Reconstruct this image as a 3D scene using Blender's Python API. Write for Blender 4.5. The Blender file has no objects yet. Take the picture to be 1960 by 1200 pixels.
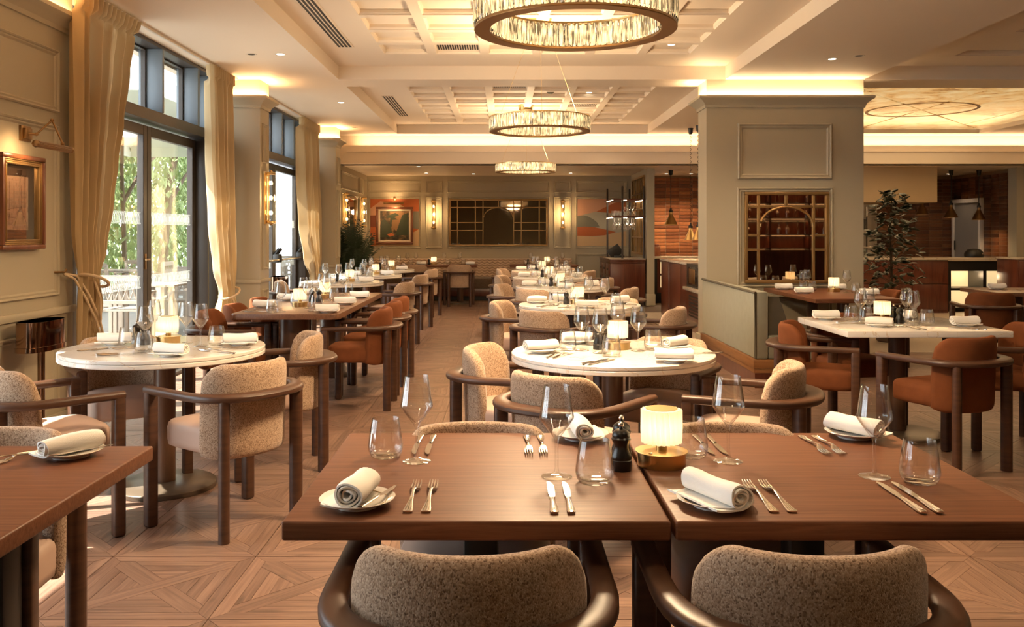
import bpy, bmesh, math, random
from mathutils import Vector, Matrix
R = math.radians
PI = math.pi
random.seed(7)
sc = bpy.context.scene
COL = sc.collection

# ------------------------------------------------------------------ camera, sky, sun, exposure
cam_d = bpy.data.cameras.new('camera')
cam = bpy.data.objects.new('camera', cam_d)
COL.objects.link(cam)
cam.location = (0, 0, 1.36)
cam.rotation_euler = (R(90), 0, 0)
cam_d.sensor_width = 36
cam_d.lens = 36 * 1680 / 1960
cam_d.shift_x = 14 / 1960
cam_d.shift_y = -154 / 1960
cam_d.clip_start = 0.05
cam_d.clip_end = 200
sc.camera = cam

vs = sc.view_settings
vs.view_transform = 'Standard'
vs.look = 'None'
vs.exposure = 1.28
vs.gamma = 1.0
vs.use_curve_mapping = False
cy = sc.cycles
cy.max_bounces = 10
cy.diffuse_bounces = 5
cy.glossy_bounces = 4
cy.transmission_bounces = 8
cy.transparent_max_bounces = 24
cy.sample_clamp_indirect = 4.0
cy.caustics_reflective = False
cy.caustics_refractive = False
cy.use_denoising = True

W = bpy.data.worlds.new('sky')
sc.world = W
W.use_nodes = True
wb = W.node_tree.nodes['Background']
wb.inputs[0].default_value = (0.86, 0.93, 1.0, 1)
wb.inputs[1].default_value = 3.0

sun_d = bpy.data.lights.new('sun', 'SUN')
sun = bpy.data.objects.new('sun', sun_d)
COL.objects.link(sun)
sun_d.energy = 13.0
sun_d.angle = R(0.6)
sun_d.color = (1.0, 0.93, 0.82)
sun.rotation_euler = Vector((1.0, 0.30, -1.40)).to_track_quat('-Z', 'Y').to_euler()

WARM = (1.0, 0.69, 0.39)
WARMER = (1.0, 0.60, 0.28)


def area(name, loc, rot, sx, sy, power, color=WARM, spread=180):
    d = bpy.data.lights.new(name, 'AREA')
    d.shape = 'RECTANGLE'
    d.size, d.size_y = sx, sy
    d.energy = power
    d.color = color
    d.spread = R(spread)
    o = bpy.data.objects.new(name, d)
    COL.objects.link(o)
    o.location = loc
    o.rotation_euler = rot
    return o


def point(name, loc, power, color=WARM, r=0.03):
    d = bpy.data.lights.new(name, 'POINT')
    d.energy = power
    d.color = color
    d.shadow_soft_size = r
    o = bpy.data.objects.new(name, d)
    COL.objects.link(o)
    o.location = loc
    return o


def spot(name, loc, power, color=WARM, size=110, blend=0.9, r=0.04, aim=None):
    d = bpy.data.lights.new(name, 'SPOT')
    d.energy = power
    d.color = color
    d.spot_size = R(size)
    d.spot_blend = blend
    d.shadow_soft_size = r
    o = bpy.data.objects.new(name, d)
    COL.objects.link(o)
    o.location = loc
    if aim is not None:
        o.rotation_euler = (Vector(aim) - Vector(loc)).to_track_quat('-Z', 'Y').to_euler()
    return o


UP = (R(180), 0, 0)
# LED strips lying in the coves (on top of cornices and ledges)
HC = 3.08      # height of the lower ceiling
HT = 3.23      # height of the tray borders
area('cove_strip_light', (3.7, 15.39, 2.885), UP, 12.6, 0.05, 24)
area('cove_strip_light', (3.14, 9.785, 2.90), UP, 1.8, 0.05, 5)
area('cove_strip_light', (2.215, 10.0, 2.90), UP, 0.05, 0.4, 2)
area('cove_strip_light', (-2.9, 9.78, 2.90), UP, 0.4, 0.05, 1.8, WARMER)
area('cove_strip_light', (-2.70, 10.0, 2.90), UP, 0.05, 0.36, 1.8, WARMER)
area('cove_strip_light', (-2.9, 14.19, 2.90), UP, 0.4, 0.05, 1.8, WARMER)
area('cove_strip_light', (-2.70, 14.4, 2.90), UP, 0.05, 0.36, 1.8, WARMER)
area('cove_strip_light', (-3.06, 5.3, 2.90), UP, 0.05, 1.9, 6, WARMER)
area('cove_strip_light', (2.6, 5.0, 3.04), (0, R(90), 0), 0.03, 0.03, 0.1)
# strips along the tray edges of the right dining room
area('cove_strip_light', (9.9, 8.0, 2.9), UP, 0.05, 14.0, 25)


# ------------------------------------------------------------------ materials
def mat(name):
    m = bpy.data.materials.new(name)
    m.use_nodes = True
    nt = m.node_tree
    return m, nt, nt.nodes['Principled BSDF']


def lin(c):
    return tuple((x / 12.92 if x <= 0.04045 else ((x + 0.055) / 1.055) ** 2.4) for x in c)


def plain(name, color, rough=0.5, metal=0.0, spec=0.5, noise=0.0, nscale=8.0, bump=0.0, bscale=60.0, coat=0.0, sheen=0.0):
    m, nt, b = mat(name)
    b.inputs['Base Color'].default_value = (*color, 1)
    b.inputs['Roughness'].default_value = rough
    b.inputs['Metallic'].default_value = metal
    b.inputs['Specular IOR Level'].default_value = spec
    b.inputs['Coat Weight'].default_value = coat
    b.inputs['Sheen Weight'].default_value = sheen
    if noise or bump:
        tc = nt.nodes.new('ShaderNodeTexCoord')
    if noise:
        n = nt.nodes.new('ShaderNodeTexNoise')
        n.inputs['Scale'].default_value = nscale
        n.inputs['Detail'].default_value = 4
        nt.links.new(tc.outputs['Object'], n.inputs['Vector'])
        mr = nt.nodes.new('ShaderNodeMapRange')
        mr.inputs[3].default_value = 1 - noise
        mr.inputs[4].default_value = 1 + noise
        nt.links.new(n.outputs['Fac'], mr.inputs[0])
        mx = nt.nodes.new('ShaderNodeVectorMath')
        mx.operation = 'SCALE'
        mx.inputs[0].default_value = color
        nt.links.new(mr.outputs[0], mx.inputs['Scale'])
        nt.links.new(mx.outputs[0], b.inputs['Base Color'])
    if bump:
        n2 = nt.nodes.new('ShaderNodeTexNoise')
        n2.inputs['Scale'].default_value = bscale
        n2.inputs['Detail'].default_value = 3
        nt.links.new(tc.outputs['Object'], n2.inputs['Vector'])
        bp = nt.nodes.new('ShaderNodeBump')
        bp.inputs['Strength'].default_value = bump
        bp.inputs['Distance'].default_value = 0.004
        nt.links.new(n2.outputs['Fac'], bp.inputs['Height'])
        nt.links.new(bp.outputs[0], b.inputs['Normal'])
    return m


def wood(name, c1, c2, rough=0.4, stretch=(2.0, 40.0, 40.0), coat=0.0, bump=0.08, uv=False, objrand=0.0, knots=False):
    m, nt, b = mat(name)
    L = nt.links.new
    tc = nt.nodes.new('ShaderNodeTexCoord')
    mp = nt.nodes.new('ShaderNodeMapping')
    mp.inputs['Scale'].default_value = stretch
    L(tc.outputs['UV' if uv else 'Object'], mp.inputs[0])
    n = nt.nodes.new('ShaderNodeTexNoise')
    n.inputs['Scale'].default_value = 1.0
    n.inputs['Detail'].default_value = 6
    n.inputs['Roughness'].default_value = 0.62
    n.inputs['Distortion'].default_value = 0.6
    L(mp.outputs[0], n.inputs['Vector'])
    rp = nt.nodes.new('ShaderNodeValToRGB')
    rp.color_ramp.elements[0].position = 0.33
    rp.color_ramp.elements[0].color = (*c1, 1)
    rp.color_ramp.elements[1].position = 0.66
    rp.color_ramp.elements[1].color = (*c2, 1)
    L(n.outputs['Fac'], rp.inputs[0])
    out = rp.outputs[0]
    if knots:
        n3 = nt.nodes.new('ShaderNodeTexNoise')
        n3.inputs['Scale'].default_value = 1.0
        n3.inputs['Detail'].default_value = 2
        mp3 = nt.nodes.new('ShaderNodeMapping')
        mp3.inputs['Scale'].default_value = (5, 16, 1)
        L(tc.outputs['UV'], mp3.inputs[0])
        L(mp3.outputs[0], n3.inputs['Vector'])
        r3 = nt.nodes.new('ShaderNodeMapRange')
        r3.inputs[1].default_value = 0.62
        r3.inputs[2].default_value = 0.80
        r3.inputs[3].default_value = 1.0
        r3.inputs[4].default_value = 0.38
        L(n3.outputs['Fac'], r3.inputs[0])
        sc3 = nt.nodes.new('ShaderNodeVectorMath')
        sc3.operation = 'SCALE'
        L(out, sc3.inputs[0])
        L(r3.outputs[0], sc3.inputs['Scale'])
        out = sc3.outputs[0]
        at = nt.nodes.new('ShaderNodeAttribute')
        at.attribute_name = 'tone'
        mr = nt.nodes.new('ShaderNodeMapRange')
        mr.inputs[3].default_value = 0.80
        mr.inputs[4].default_value = 1.20
        L(at.outputs['Fac'], mr.inputs[0])
        sc4 = nt.nodes.new('ShaderNodeVectorMath')
        sc4.operation = 'SCALE'
        L(out, sc4.inputs[0])
        L(mr.outputs[0], sc4.inputs['Scale'])
        out = sc4.outputs[0]
    if objrand:
        oi = nt.nodes.new('ShaderNodeObjectInfo')
        mr = nt.nodes.new('ShaderNodeMapRange')
        mr.inputs[3].default_value = 1 - objrand
        mr.inputs[4].default_value = 1 + objrand
        L(oi.outputs['Random'], mr.inputs[0])
        s5 = nt.nodes.new('ShaderNodeVectorMath')
        s5.operation = 'SCALE'
        L(out, s5.inputs[0])
        L(mr.outputs[0], s5.inputs['Scale'])
        out = s5.outputs[0]
    L(out, b.inputs['Base Color'])
    b.inputs['Roughness'].default_value = rough
    b.inputs['Coat Weight'].default_value = coat
    b.inputs['Coat Roughness'].default_value = 0.2
    if bump:
        bp = nt.nodes.new('ShaderNodeBump')
        bp.inputs['Strength'].default_value = bump
        bp.inputs['Distance'].default_value = 0.002
        L(n.outputs['Fac'], bp.inputs['Height'])
        L(bp.outputs[0], b.inputs['Normal'])
    return m


def fabric(name, base, dark, light, scale=220.0, bump=0.9, dist=0.004):
    m, nt, b = mat(name)
    L = nt.links.new
    tc = nt.nodes.new('ShaderNodeTexCoord')
    mp = nt.nodes.new('ShaderNodeMapping')
    mp.inputs['Scale'].default_value = (1, 1, 0.75)
    L(tc.outputs['Object'], mp.inputs[0])
    v = nt.nodes.new('ShaderNodeTexVoronoi')
    v.inputs['Scale'].default_value = scale
    L(mp.outputs[0], v.inputs['Vector'])
    sep = nt.nodes.new('ShaderNodeSeparateColor')
    L(v.outputs['Color'], sep.inputs[0])
    rp = nt.nodes.new('ShaderNodeValToRGB')
    e = rp.color_ramp.elements
    e[0].position, e[0].color = 0.0, (*dark, 1)
    e[1].position, e[1].color = 1.0, (*light, 1)
    x = rp.color_ramp.elements.new(0.28); x.color = (*base, 1)
    x = rp.color_ramp.elements.new(0.72); x.color = (*[(p + q) / 2 for p, q in zip(base, light)], 1)
    L(sep.outputs[0], rp.inputs[0])
    n = nt.nodes.new('ShaderNodeTexNoise')
    n.inputs['Scale'].default_value = 5
    L(tc.outputs['Object'], n.inputs['Vector'])
    mr = nt.nodes.new('ShaderNodeMapRange')
    mr.inputs[3].default_value = 0.85
    mr.inputs[4].default_value = 1.15
    L(n.outputs['Fac'], mr.inputs[0])
    s = nt.nodes.new('ShaderNodeVectorMath')
    s.operation = 'SCALE'
    L(rp.outputs[0], s.inputs[0])
    L(mr.outputs[0], s.inputs['Scale'])
    L(s.outputs[0], b.inputs['Base Color'])
    b.inputs['Roughness'].default_value = 0.95
    b.inputs['Specular IOR Level'].default_value = 0.15
    b.inputs['Sheen Weight'].default_value = 0.25
    bp = nt.nodes.new('ShaderNodeBump')
    bp.inputs['Strength'].default_value = bump
    bp.inputs['Distance'].default_value = dist
    bp.invert = True
    L(v.outputs['Distance'], bp.inputs['Height'])
    L(bp.outputs[0], b.inputs['Normal'])
    return m


def velvet(name, color, sheen=0.6, var=0.25):
    m = plain(name, color, rough=0.85, spec=0.2, noise=var, nscale=14, bump=0.15, bscale=300)
    b = m.node_tree.nodes['Principled BSDF']
    b.inputs['Sheen Weight'].default_value = sheen
    b.inputs['Sheen Roughness'].default_value = 0.4
    b.inputs['Sheen Tint'].default_value = (*[min(1, c * 2.2) for c in color], 1)
    return m


def marble(name, base=(0.80, 0.76, 0.70), vein=(0.66, 0.53, 0.38), rough=0.10):
    m, nt, b = mat(name)
    L = nt.links.new
    tc = nt.nodes.new('ShaderNodeTexCoord')
    n = nt.nodes.new('ShaderNodeTexNoise')
    n.inputs['Scale'].default_value = 2.6
    n.inputs['Detail'].default_value = 7
    n.inputs['Distortion'].default_value = 1.6
    L(tc.outputs['Object'], n.inputs['Vector'])
    mth = nt.nodes.new('ShaderNodeMath')
    mth.operation = 'SUBTRACT'
    mth.inputs[1].default_value = 0.5
    L(n.outputs['Fac'], mth.inputs[0])
    ab = nt.nodes.new('ShaderNodeMath')
    ab.operation = 'ABSOLUTE'
    L(mth.outputs[0], ab.inputs[0])
    rp = nt.nodes.new('ShaderNodeValToRGB')
    e = rp.color_ramp.elements
    e[0].position, e[0].color = 0.0, (*vein, 1)
    e[1].position, e[1].color = 0.006, (*base, 1)
    L(ab.outputs[0], rp.inputs[0])
    L(rp.outputs[0], b.inputs['Base Color'])
    b.inputs['Roughness'].default_value = rough
    return m


def emit(name, color, strength, base=None):
    m, nt, b = mat(name)
    b.inputs['Base Color'].default_value = (*(base or color), 1)
    b.inputs['Emission Color'].default_value = (*color, 1)
    b.inputs['Emission Strength'].default_value = strength
    return m


def thin_glass(name, tint=(1, 1, 1), ior=1.45, rough=0.0, boost=1.0, film=0.0, edge=1.0):
    """single-walled glass: reflects by Fresnel, lets the rest straight through"""
    m = bpy.data.materials.new(name)
    m.use_nodes = True
    nt = m.node_tree
    nt.nodes.clear()
    L = nt.links.new
    out = nt.nodes.new('ShaderNodeOutputMaterial')
    tr = nt.nodes.new('ShaderNodeBsdfTransparent')
    tr.inputs[0].default_value = (*tint, 1)
    edge_ = nt.nodes.new('ShaderNodeMix')
    edge_.data_type = 'RGBA'
    edge_.inputs['A'].default_value = (*tint, 1)
    edge_.inputs['B'].default_value = (*[c * edge for c in tint], 1)
    L(edge_.outputs['Result'], tr.inputs[0])
    gl = nt.nodes.new('ShaderNodeBsdfGlossy')
    gl.inputs['Roughness'].default_value = rough
    gl.inputs['Color'].default_value = (1, 1, 1, 1)
    lw = nt.nodes.new('ShaderNodeLayerWeight')
    lw.inputs[0].default_value = 0.5
    pw = nt.nodes.new('ShaderNodeMath')
    pw.operation = 'POWER'
    pw.inputs[1].default_value = 3.0
    L(lw.outputs['Facing'], pw.inputs[0])
    L(pw.outputs[0], edge_.inputs['Factor'])
    f0 = ((ior - 1) / (ior + 1)) ** 2
    mu = nt.nodes.new('ShaderNodeMath')
    mu.operation = 'MULTIPLY_ADD'
    mu.use_clamp = True
    mu.inputs[1].default_value = boost * (1 - f0)
    mu.inputs[2].default_value = f0 * boost + film
    L(pw.outputs[0], mu.inputs[0])
    mx = nt.nodes.new('ShaderNodeMixShader')
    L(mu.outputs[0], mx.inputs[0])
    L(tr.outputs[0], mx.inputs[1])
    L(gl.outputs[0], mx.inputs[2])
    L(mx.outputs[0], out.inputs[0])
    return m


M = {}
M['sage'] = plain('sage_wall_paint', (0.44, 0.385, 0.275), 0.55, noise=0.03, nscale=2)
M['cream'] = plain('cream_ceiling_paint', (0.80, 0.69, 0.555), 0.6, noise=0.015, nscale=3)
M['joint'] = plain('dark_floor_joint', (0.10, 0.065, 0.04), 0.8)
M['oak'] = wood('oak_parquet', (0.140, 0.078, 0.054), (0.268, 0.162, 0.113), 0.40, (3.0, 60, 1), uv=True, knots=True, bump=0.05)
M['terrazzo'] = plain('pale_terrazzo', (0.62, 0.53, 0.43), 0.25, noise=0.12, nscale=120)
M['bronze_in'] = plain('brown_floor_inlay', (0.16, 0.10, 0.06), 0.4)
M['chairwood'] = wood('dark_stained_chair_wood', (0.050, 0.020, 0.010), (0.085, 0.036, 0.017), 0.40, (3, 3, 30), bump=0.03)
M['tablewood'] = wood('reddish_brown_table_wood', (0.115, 0.040, 0.018), (0.205, 0.083, 0.040), 0.44, (4, 170, 90), bump=0.04)
M['tablewood'].node_tree.nodes['Principled BSDF'].inputs['Specular IOR Level'].default_value = 0.22
M['tablewood2'] = wood('brown_communal_table_wood', (0.13, 0.058, 0.03), (0.22, 0.11, 0.06), 0.32, (150, 3, 60), bump=0.04, coat=0.15)
M['pedestal'] = wood('brown_pedestal_wood', (0.09, 0.042, 0.022), (0.13, 0.065, 0.035), 0.35, (30, 30, 3), bump=0.02)
M['pedbase'] = plain('bronze_brown_base_plate', (0.13, 0.095, 0.065), 0.35, metal=0.3)
M['mahog'] = wood('mahogany_joinery', (0.075, 0.018, 0.010), (0.14, 0.040, 0.020), 0.28, (14, 14, 1.2), bump=0.03, coat=0.2)
M['mahogtrim'] = wood('orange_brown_wood_trim', (0.20, 0.085, 0.03), (0.30, 0.14, 0.05), 0.35, (2, 2, 30))
M['boucle'] = fabric('beige_boucle_fabric', (0.36, 0.235, 0.150), (0.17, 0.10, 0.06), (0.56, 0.41, 0.29), 360.0, 0.4, 0.002)
M['pinkseat'] = plain('dusty_pink_seat_leather', (0.47, 0.33, 0.26), 0.55, noise=0.06, nscale=9)
M['rust'] = velvet('rust_velvet', (0.165, 0.052, 0.017), 0.35)
M['greenvelvet'] = velvet('grey_green_velvet', (0.27, 0.26, 0.20), 0.5, 0.12)
M['greenvelvet2'] = velvet('dark_grey_green_velvet', (0.10, 0.085, 0.06), 0.4, 0.12)
M['marble'] = marble('cream_marble')
M['counter'] = marble('grey_beige_counter_stone', (0.52, 0.44, 0.35), (0.25, 0.16, 0.09), 0.18)
M['porcelain'] = plain('white_porcelain', (0.82, 0.78, 0.72), 0.12)
M['goldline'] = plain('gold_rim_line', (0.55, 0.33, 0.12), 0.3, metal=0.6)
M['linen'] = plain('white_linen', (0.92, 0.89, 0.84), 0.9, spec=0.1, bump=0.25, bscale=500)
M['steel'] = plain('polished_steel', (0.75, 0.70, 0.64), 0.16, metal=1.0)
M['brass'] = plain('brushed_brass', (0.72, 0.50, 0.22), 0.28, metal=1.0, noise=0.06, nscale=40)
M['brassdark'] = plain('aged_brass', (0.33, 0.20, 0.09), 0.38, metal=1.0)
M['goldframe'] = plain('gold_painted_frame', (0.38, 0.235, 0.095), 0.35, metal=0.7)
M['bronzetube'] = plain('polished_bronze', (0.27, 0.17, 0.115), 0.08, metal=1.0)
M['blackwood'] = plain('black_lacquered_wood', (0.010, 0.008, 0.007), 0.28)
M['black'] = plain('black_metal', (0.012, 0.011, 0.010), 0.4)
M['darkwood'] = wood('dark_walnut_metalwork', (0.04, 0.025, 0.017), (0.06, 0.04, 0.028), 0.35, (10, 10, 2))
M['glass'] = thin_glass('clear_drinking_glass', (0.985, 0.985, 0.98), 1.5, 0.0, 0.9, 0.02, 0.45)
M['pane'] = thin_glass('window_glass', (0.97, 0.985, 0.98), 1.35, 0.0, 0.8, 0.02)
M['picglass'] = thin_glass('picture_glass', (0.97, 0.96, 0.95), 1.45, 0.0, 1.0, 0.05)
M['frit'] = plain('white_etched_band', (0.46, 0.48, 0.44), 0.7)
M['crystal'] = None
M['shade'] = None
M['bulb'] = emit('lit_bulb', (1.0, 0.62, 0.26), 28.0)
M['led'] = emit('led_strip', (1.0, 0.80, 0.52), 5.0)
M['ledsoft'] = emit('dim_led_strip', (1.0, 0.62, 0.30), 0.8)
M['dusk'] = plain('dusk_gold_paint', (0.22, 0.12, 0.05), 0.7)
M['ledcore'] = emit('led_chandelier_core', (1.0, 0.68, 0.33), 0.75, (0.8, 0.7, 0.5))
M['downlight'] = emit('lit_downlight_lens', (1.0, 0.85, 0.62), 6.0)
M['whitetrim'] = plain('white_fitting', (0.72, 0.64, 0.53), 0.4)
M['slotblack'] = plain('black_diffuser_slot', (0.012, 0.010, 0.008), 0.6)
M['frame'] = plain('dark_bronze_window_frame', (0.055, 0.045, 0.038), 0.35, metal=0.3)
M['skyfin'] = plain('sky_tinted_mullion', (0.20, 0.235, 0.27), 0.45, metal=0.2, noise=0.05, nscale=6)  # blue cast of the sky light is put into this colour
M['curtain'] = None
M['rope'] = plain('cream_rope', (0.62, 0.47, 0.30), 0.8, bump=0.6, bscale=150)
M['leaf'] = plain('dark_green_leaf', (0.028, 0.048, 0.024), 0.45, noise=0.35, nscale=5)
M['leaf2'] = plain('deep_olive_leaf', (0.030, 0.042, 0.018), 0.35, noise=0.4, nscale=6)
M['trunk'] = plain('brown_bark', (0.09, 0.06, 0.035), 0.9)
M['pot'] = plain('terracotta_brown_pot', (0.10, 0.055, 0.03), 0.6)
M['hedge'] = plain('sunny_garden_leaf', (0.22, 0.29, 0.10), 0.6, noise=0.3, nscale=3)
M['patio'] = plain('pale_patio_stone', (0.34, 0.33, 0.31), 0.8, noise=0.08, nscale=2)
M['patiowood'] = plain('weathered_grey_teak', (0.30, 0.25, 0.20), 0.75, noise=0.15, nscale=10)
M['awning'] = plain('cream_awning_cloth', (0.70, 0.72, 0.62), 0.8)
M['mirror'] = plain('darkened_bronze_mirror', (0.26, 0.19, 0.13), 0.03, metal=1.0)  # bronze tint deepened to carry the darkness of the reflected room
M['mirrorlight'] = plain('clear_bronze_mirror', (0.52, 0.40, 0.29), 0.02, metal=1.0)
M['brick'] = None
M['grout'] = plain('brown_grout', (0.30, 0.20, 0.13), 0.9)
M['tanbanq'] = plain('tan_quilted_leather', (0.52, 0.37, 0.25), 0.5, noise=0.05, nscale=8)
M['brownseat'] = fabric('brown_woven_seat', (0.15, 0.10, 0.07), (0.08, 0.05, 0.03), (0.22, 0.16, 0.11), 260)
M['onyx'] = None
M['hood'] = plain('cream_plaster_hood', (0.62, 0.46, 0.27), 0.6, noise=0.04, nscale=3)
M['stainless'] = plain('brushed_stainless', (0.45, 0.40, 0.35), 0.3, metal=1.0)
M['greydoor'] = plain('grey_door_paint', (0.30, 0.27, 0.24), 0.6)
M['doorframe'] = plain('white_door_frame', (0.72, 0.66, 0.60), 0.5)
M['litshelf'] = emit('backlit_shelf_back', (1.0, 0.72, 0.36), 0.28, (0.7, 0.55, 0.35))
M['paper'] = plain('mat_board', (0.72, 0.62, 0.48), 0.8)
M['sketchpaper'] = None
M['darkmat'] = plain('dark_brown_mat', (0.055, 0.03, 0.018), 0.6)
M['framered'] = wood('red_brown_frame', (0.13, 0.04, 0.018), (0.20, 0.07, 0.03), 0.3, (2, 30, 2))
M['peach'] = plain('peach_paint', (0.66, 0.36, 0.22), 0.7)
M['tan'] = plain('tan_paint', (0.62, 0.43, 0.24), 0.7)
M['orange'] = plain('burnt_orange_paint', (0.48, 0.13, 0.04), 0.7)
M['greypaint'] = plain('grey_green_paint', (0.20, 0.19, 0.14), 0.7)
M['sagepaint'] = plain('pale_sage_paint', (0.46, 0.42, 0.31), 0.7)
M['maroon'] = plain('maroon_paint', (0.22, 0.06, 0.03), 0.7)
M['amber'] = thin_glass('amber_liquor_glass', (0.85, 0.50, 0.20), 1.5, 0.02, 1.2, 0.05)
M['ovenglass'] = plain('dark_oven_glass', (0.03, 0.025, 0.02), 0.1)


def special_materials():
    # chandelier LED core: rows of bright diodes on a gilt band
    m, nt, b = mat('led_core_band')
    tc = nt.nodes.new('ShaderNodeTexCoord')
    v = nt.nodes.new('ShaderNodeTexNoise')
    v.inputs['Scale'].default_value = 45
    v.inputs['Detail'].default_value = 2
    mp = nt.nodes.new('ShaderNodeMapping')
    mp.inputs['Scale'].default_value = (1, 1, 0.35)
    nt.links.new(tc.outputs['Object'], mp.inputs[0])
    nt.links.new(mp.outputs[0], v.inputs['Vector'])
    mr = nt.nodes.new('ShaderNodeMapRange')
    mr.inputs[1].default_value = 0.38
    mr.inputs[2].default_value = 0.66
    mr.inputs[3].default_value = 0.10
    mr.inputs[4].default_value = 1.25
    nt.links.new(v.outputs['Fac'], mr.inputs[0])
    nt.links.new(mr.outputs[0], b.inputs['Emission Strength'])
    b.inputs['Emission Color'].default_value = (1.0, 0.66, 0.30, 1)
    b.inputs['Base Color'].default_value = (0.5, 0.36, 0.18, 1)
    M['ledcore'] = m
    # curtain: diffuse plus translucent cloth
    m, nt, b = mat('golden_beige_curtain_cloth')
    L = nt.links.new
    b.inputs['Base Color'].default_value = (0.54, 0.40, 0.215, 1)
    b.inputs['Roughness'].default_value = 0.8
    b.inputs['Sheen Weight'].default_value = 0.3
    tr = nt.nodes.new('ShaderNodeBsdfTranslucent')
    tr.inputs[0].default_value = (0.62, 0.45, 0.25, 1)
    mx = nt.nodes.new('ShaderNodeMixShader')
    mx.inputs[0].default_value = 0.2
    out = nt.nodes['Material Output']
    L(b.outputs[0], mx.inputs[1]); L(tr.outputs[0], mx.inputs[2]); L(mx.outputs[0], out.inputs[0])
    M['curtain'] = m
    # pleated paper lampshade: lit from inside by its bulb
    m, nt, b = mat('pleated_paper_shade')
    L = nt.links.new
    b.inputs['Base Color'].default_value = (0.82, 0.74, 0.60, 1)
    b.inputs['Roughness'].default_value = 0.8
    b.inputs['Emission Color'].default_value = (1.0, 0.74, 0.40, 1)
    b.inputs['Emission Strength'].default_value = 0.10
    tr = nt.nodes.new('ShaderNodeBsdfTranslucent')
    tr.inputs[0].default_value = (0.92, 0.84, 0.68, 1)
    mx = nt.nodes.new('ShaderNodeMixShader')
    mx.inputs[0].default_value = 0.6
    L(b.outputs[0], mx.inputs[1]); L(tr.outputs[0], mx.inputs[2]); L(mx.outputs[0], nt.nodes['Material Output'].inputs[0])
    M['shade'] = m
    # crystal: clear refracting glass
    m = bpy.data.materials.new('cut_crystal')
    m.use_nodes = True
    nt = m.node_tree
    nt.nodes.clear()
    out = nt.nodes.new('ShaderNodeOutputMaterial')
    g = nt.nodes.new('ShaderNodeBsdfGlass')
    g.inputs['Roughness'].default_value = 0.02
    g.inputs['IOR'].default_value = 1.5
    nt.links.new(g.outputs[0], out.inputs[0])
    M['crystal'] = m
    # glazed brick with per-brick tone; kitchen copy darkened to stand for weaker light
    for key, dim in (('brick', 1.0), ('brick_dimmed', 0.42)):
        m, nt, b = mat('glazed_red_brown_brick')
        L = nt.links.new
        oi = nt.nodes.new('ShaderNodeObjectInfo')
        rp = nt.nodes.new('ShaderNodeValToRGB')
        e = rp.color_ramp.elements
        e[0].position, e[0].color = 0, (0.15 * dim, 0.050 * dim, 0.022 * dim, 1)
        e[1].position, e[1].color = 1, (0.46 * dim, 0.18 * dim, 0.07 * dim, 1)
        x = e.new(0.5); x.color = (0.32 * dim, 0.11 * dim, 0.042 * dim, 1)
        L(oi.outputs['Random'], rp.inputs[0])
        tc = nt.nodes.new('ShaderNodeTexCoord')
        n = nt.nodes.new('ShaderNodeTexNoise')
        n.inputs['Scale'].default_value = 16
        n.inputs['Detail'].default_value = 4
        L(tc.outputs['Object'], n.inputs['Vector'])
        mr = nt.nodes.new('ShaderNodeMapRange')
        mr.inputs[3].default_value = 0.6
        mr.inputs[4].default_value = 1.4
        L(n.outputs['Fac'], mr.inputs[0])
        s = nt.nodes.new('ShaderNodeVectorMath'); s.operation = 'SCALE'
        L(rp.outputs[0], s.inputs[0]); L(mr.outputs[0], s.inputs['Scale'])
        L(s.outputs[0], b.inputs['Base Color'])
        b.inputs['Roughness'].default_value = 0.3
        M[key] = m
    # onyx: backlit stone
    m, nt, b = mat('backlit_onyx')
    L = nt.links.new
    tc = nt.nodes.new('ShaderNodeTexCoord')
    mp = nt.nodes.new('ShaderNodeMapping')
    mp.inputs['Scale'].default_value = (1.1, 1.1, 1.1)
    L(tc.outputs['Object'], mp.inputs[0])
    n = nt.nodes.new('ShaderNodeTexNoise')
    n.inputs['Scale'].default_value = 2.2
    n.inputs['Detail'].default_value = 8
    n.inputs['Roughness'].default_value = 0.65
    n.inputs['Distortion'].default_value = 1.5
    L(mp.outputs[0], n.inputs['Vector'])
    rp = nt.nodes.new('ShaderNodeValToRGB')
    e = rp.color_ramp.elements
    e[0].position, e[0].color = 0.36, (0.22, 0.055, 0.01, 1)
    e[1].position, e[1].color = 0.66, (1.0, 0.72, 0.34, 1)
    x = e.new(0.44); x.color = (0.80, 0.42, 0.12, 1)
    L(n.outputs['Fac'], rp.inputs[0])
    L(rp.outputs[0], b.inputs['Emission Color'])
    b.inputs['Base Color'].default_value = (0.12, 0.07, 0.03, 1)
    b.inputs['Emission Strength'].default_value = 0.27
    b.inputs['Specular IOR Level'].default_value = 0.2
    b.inputs['Roughness'].default_value = 0.15
    M['onyx'] = m
    # pencil street sketch paper: fine dark scribble
    m, nt, b = mat('pencil_sketch_paper')
    L = nt.links.new
    tc = nt.nodes.new('ShaderNodeTexCoord')
    n = nt.nodes.new('ShaderNodeTexNoise')
    n.inputs['Scale'].default_value = 26
    n.inputs['Detail'].default_value = 8
    n.inputs['Roughness'].default_value = 0.75
    mp = nt.nodes.new('ShaderNodeMapping')
    mp.inputs['Scale'].default_value = (1.0, 1.6, 0.6)
    L(tc.outputs['Object'], mp.inputs[0]); L(mp.outputs[0], n.inputs['Vector'])
    rp = nt.nodes.new('ShaderNodeValToRGB')
    e = rp.color_ramp.elements
    e[0].position, e[0].color = 0.36, (0.14, 0.085, 0.05, 1)
    e[1].position, e[1].color = 0.47, (0.60, 0.40, 0.29, 1)
    L(n.outputs['Fac'], rp.inputs[0]); L(rp.outputs[0], b.inputs['Base Color'])
    M['sketchpaper'] = m
    # landscape painting colours
    m, nt, b = mat('dark_landscape_paint')
    L = nt.links.new
    tc = nt.nodes.new('ShaderNodeTexCoord')
    n = nt.nodes.new('ShaderNodeTexNoise')
    n.inputs['Scale'].default_value = 9
    n.inputs['Detail'].default_value = 7
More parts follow.
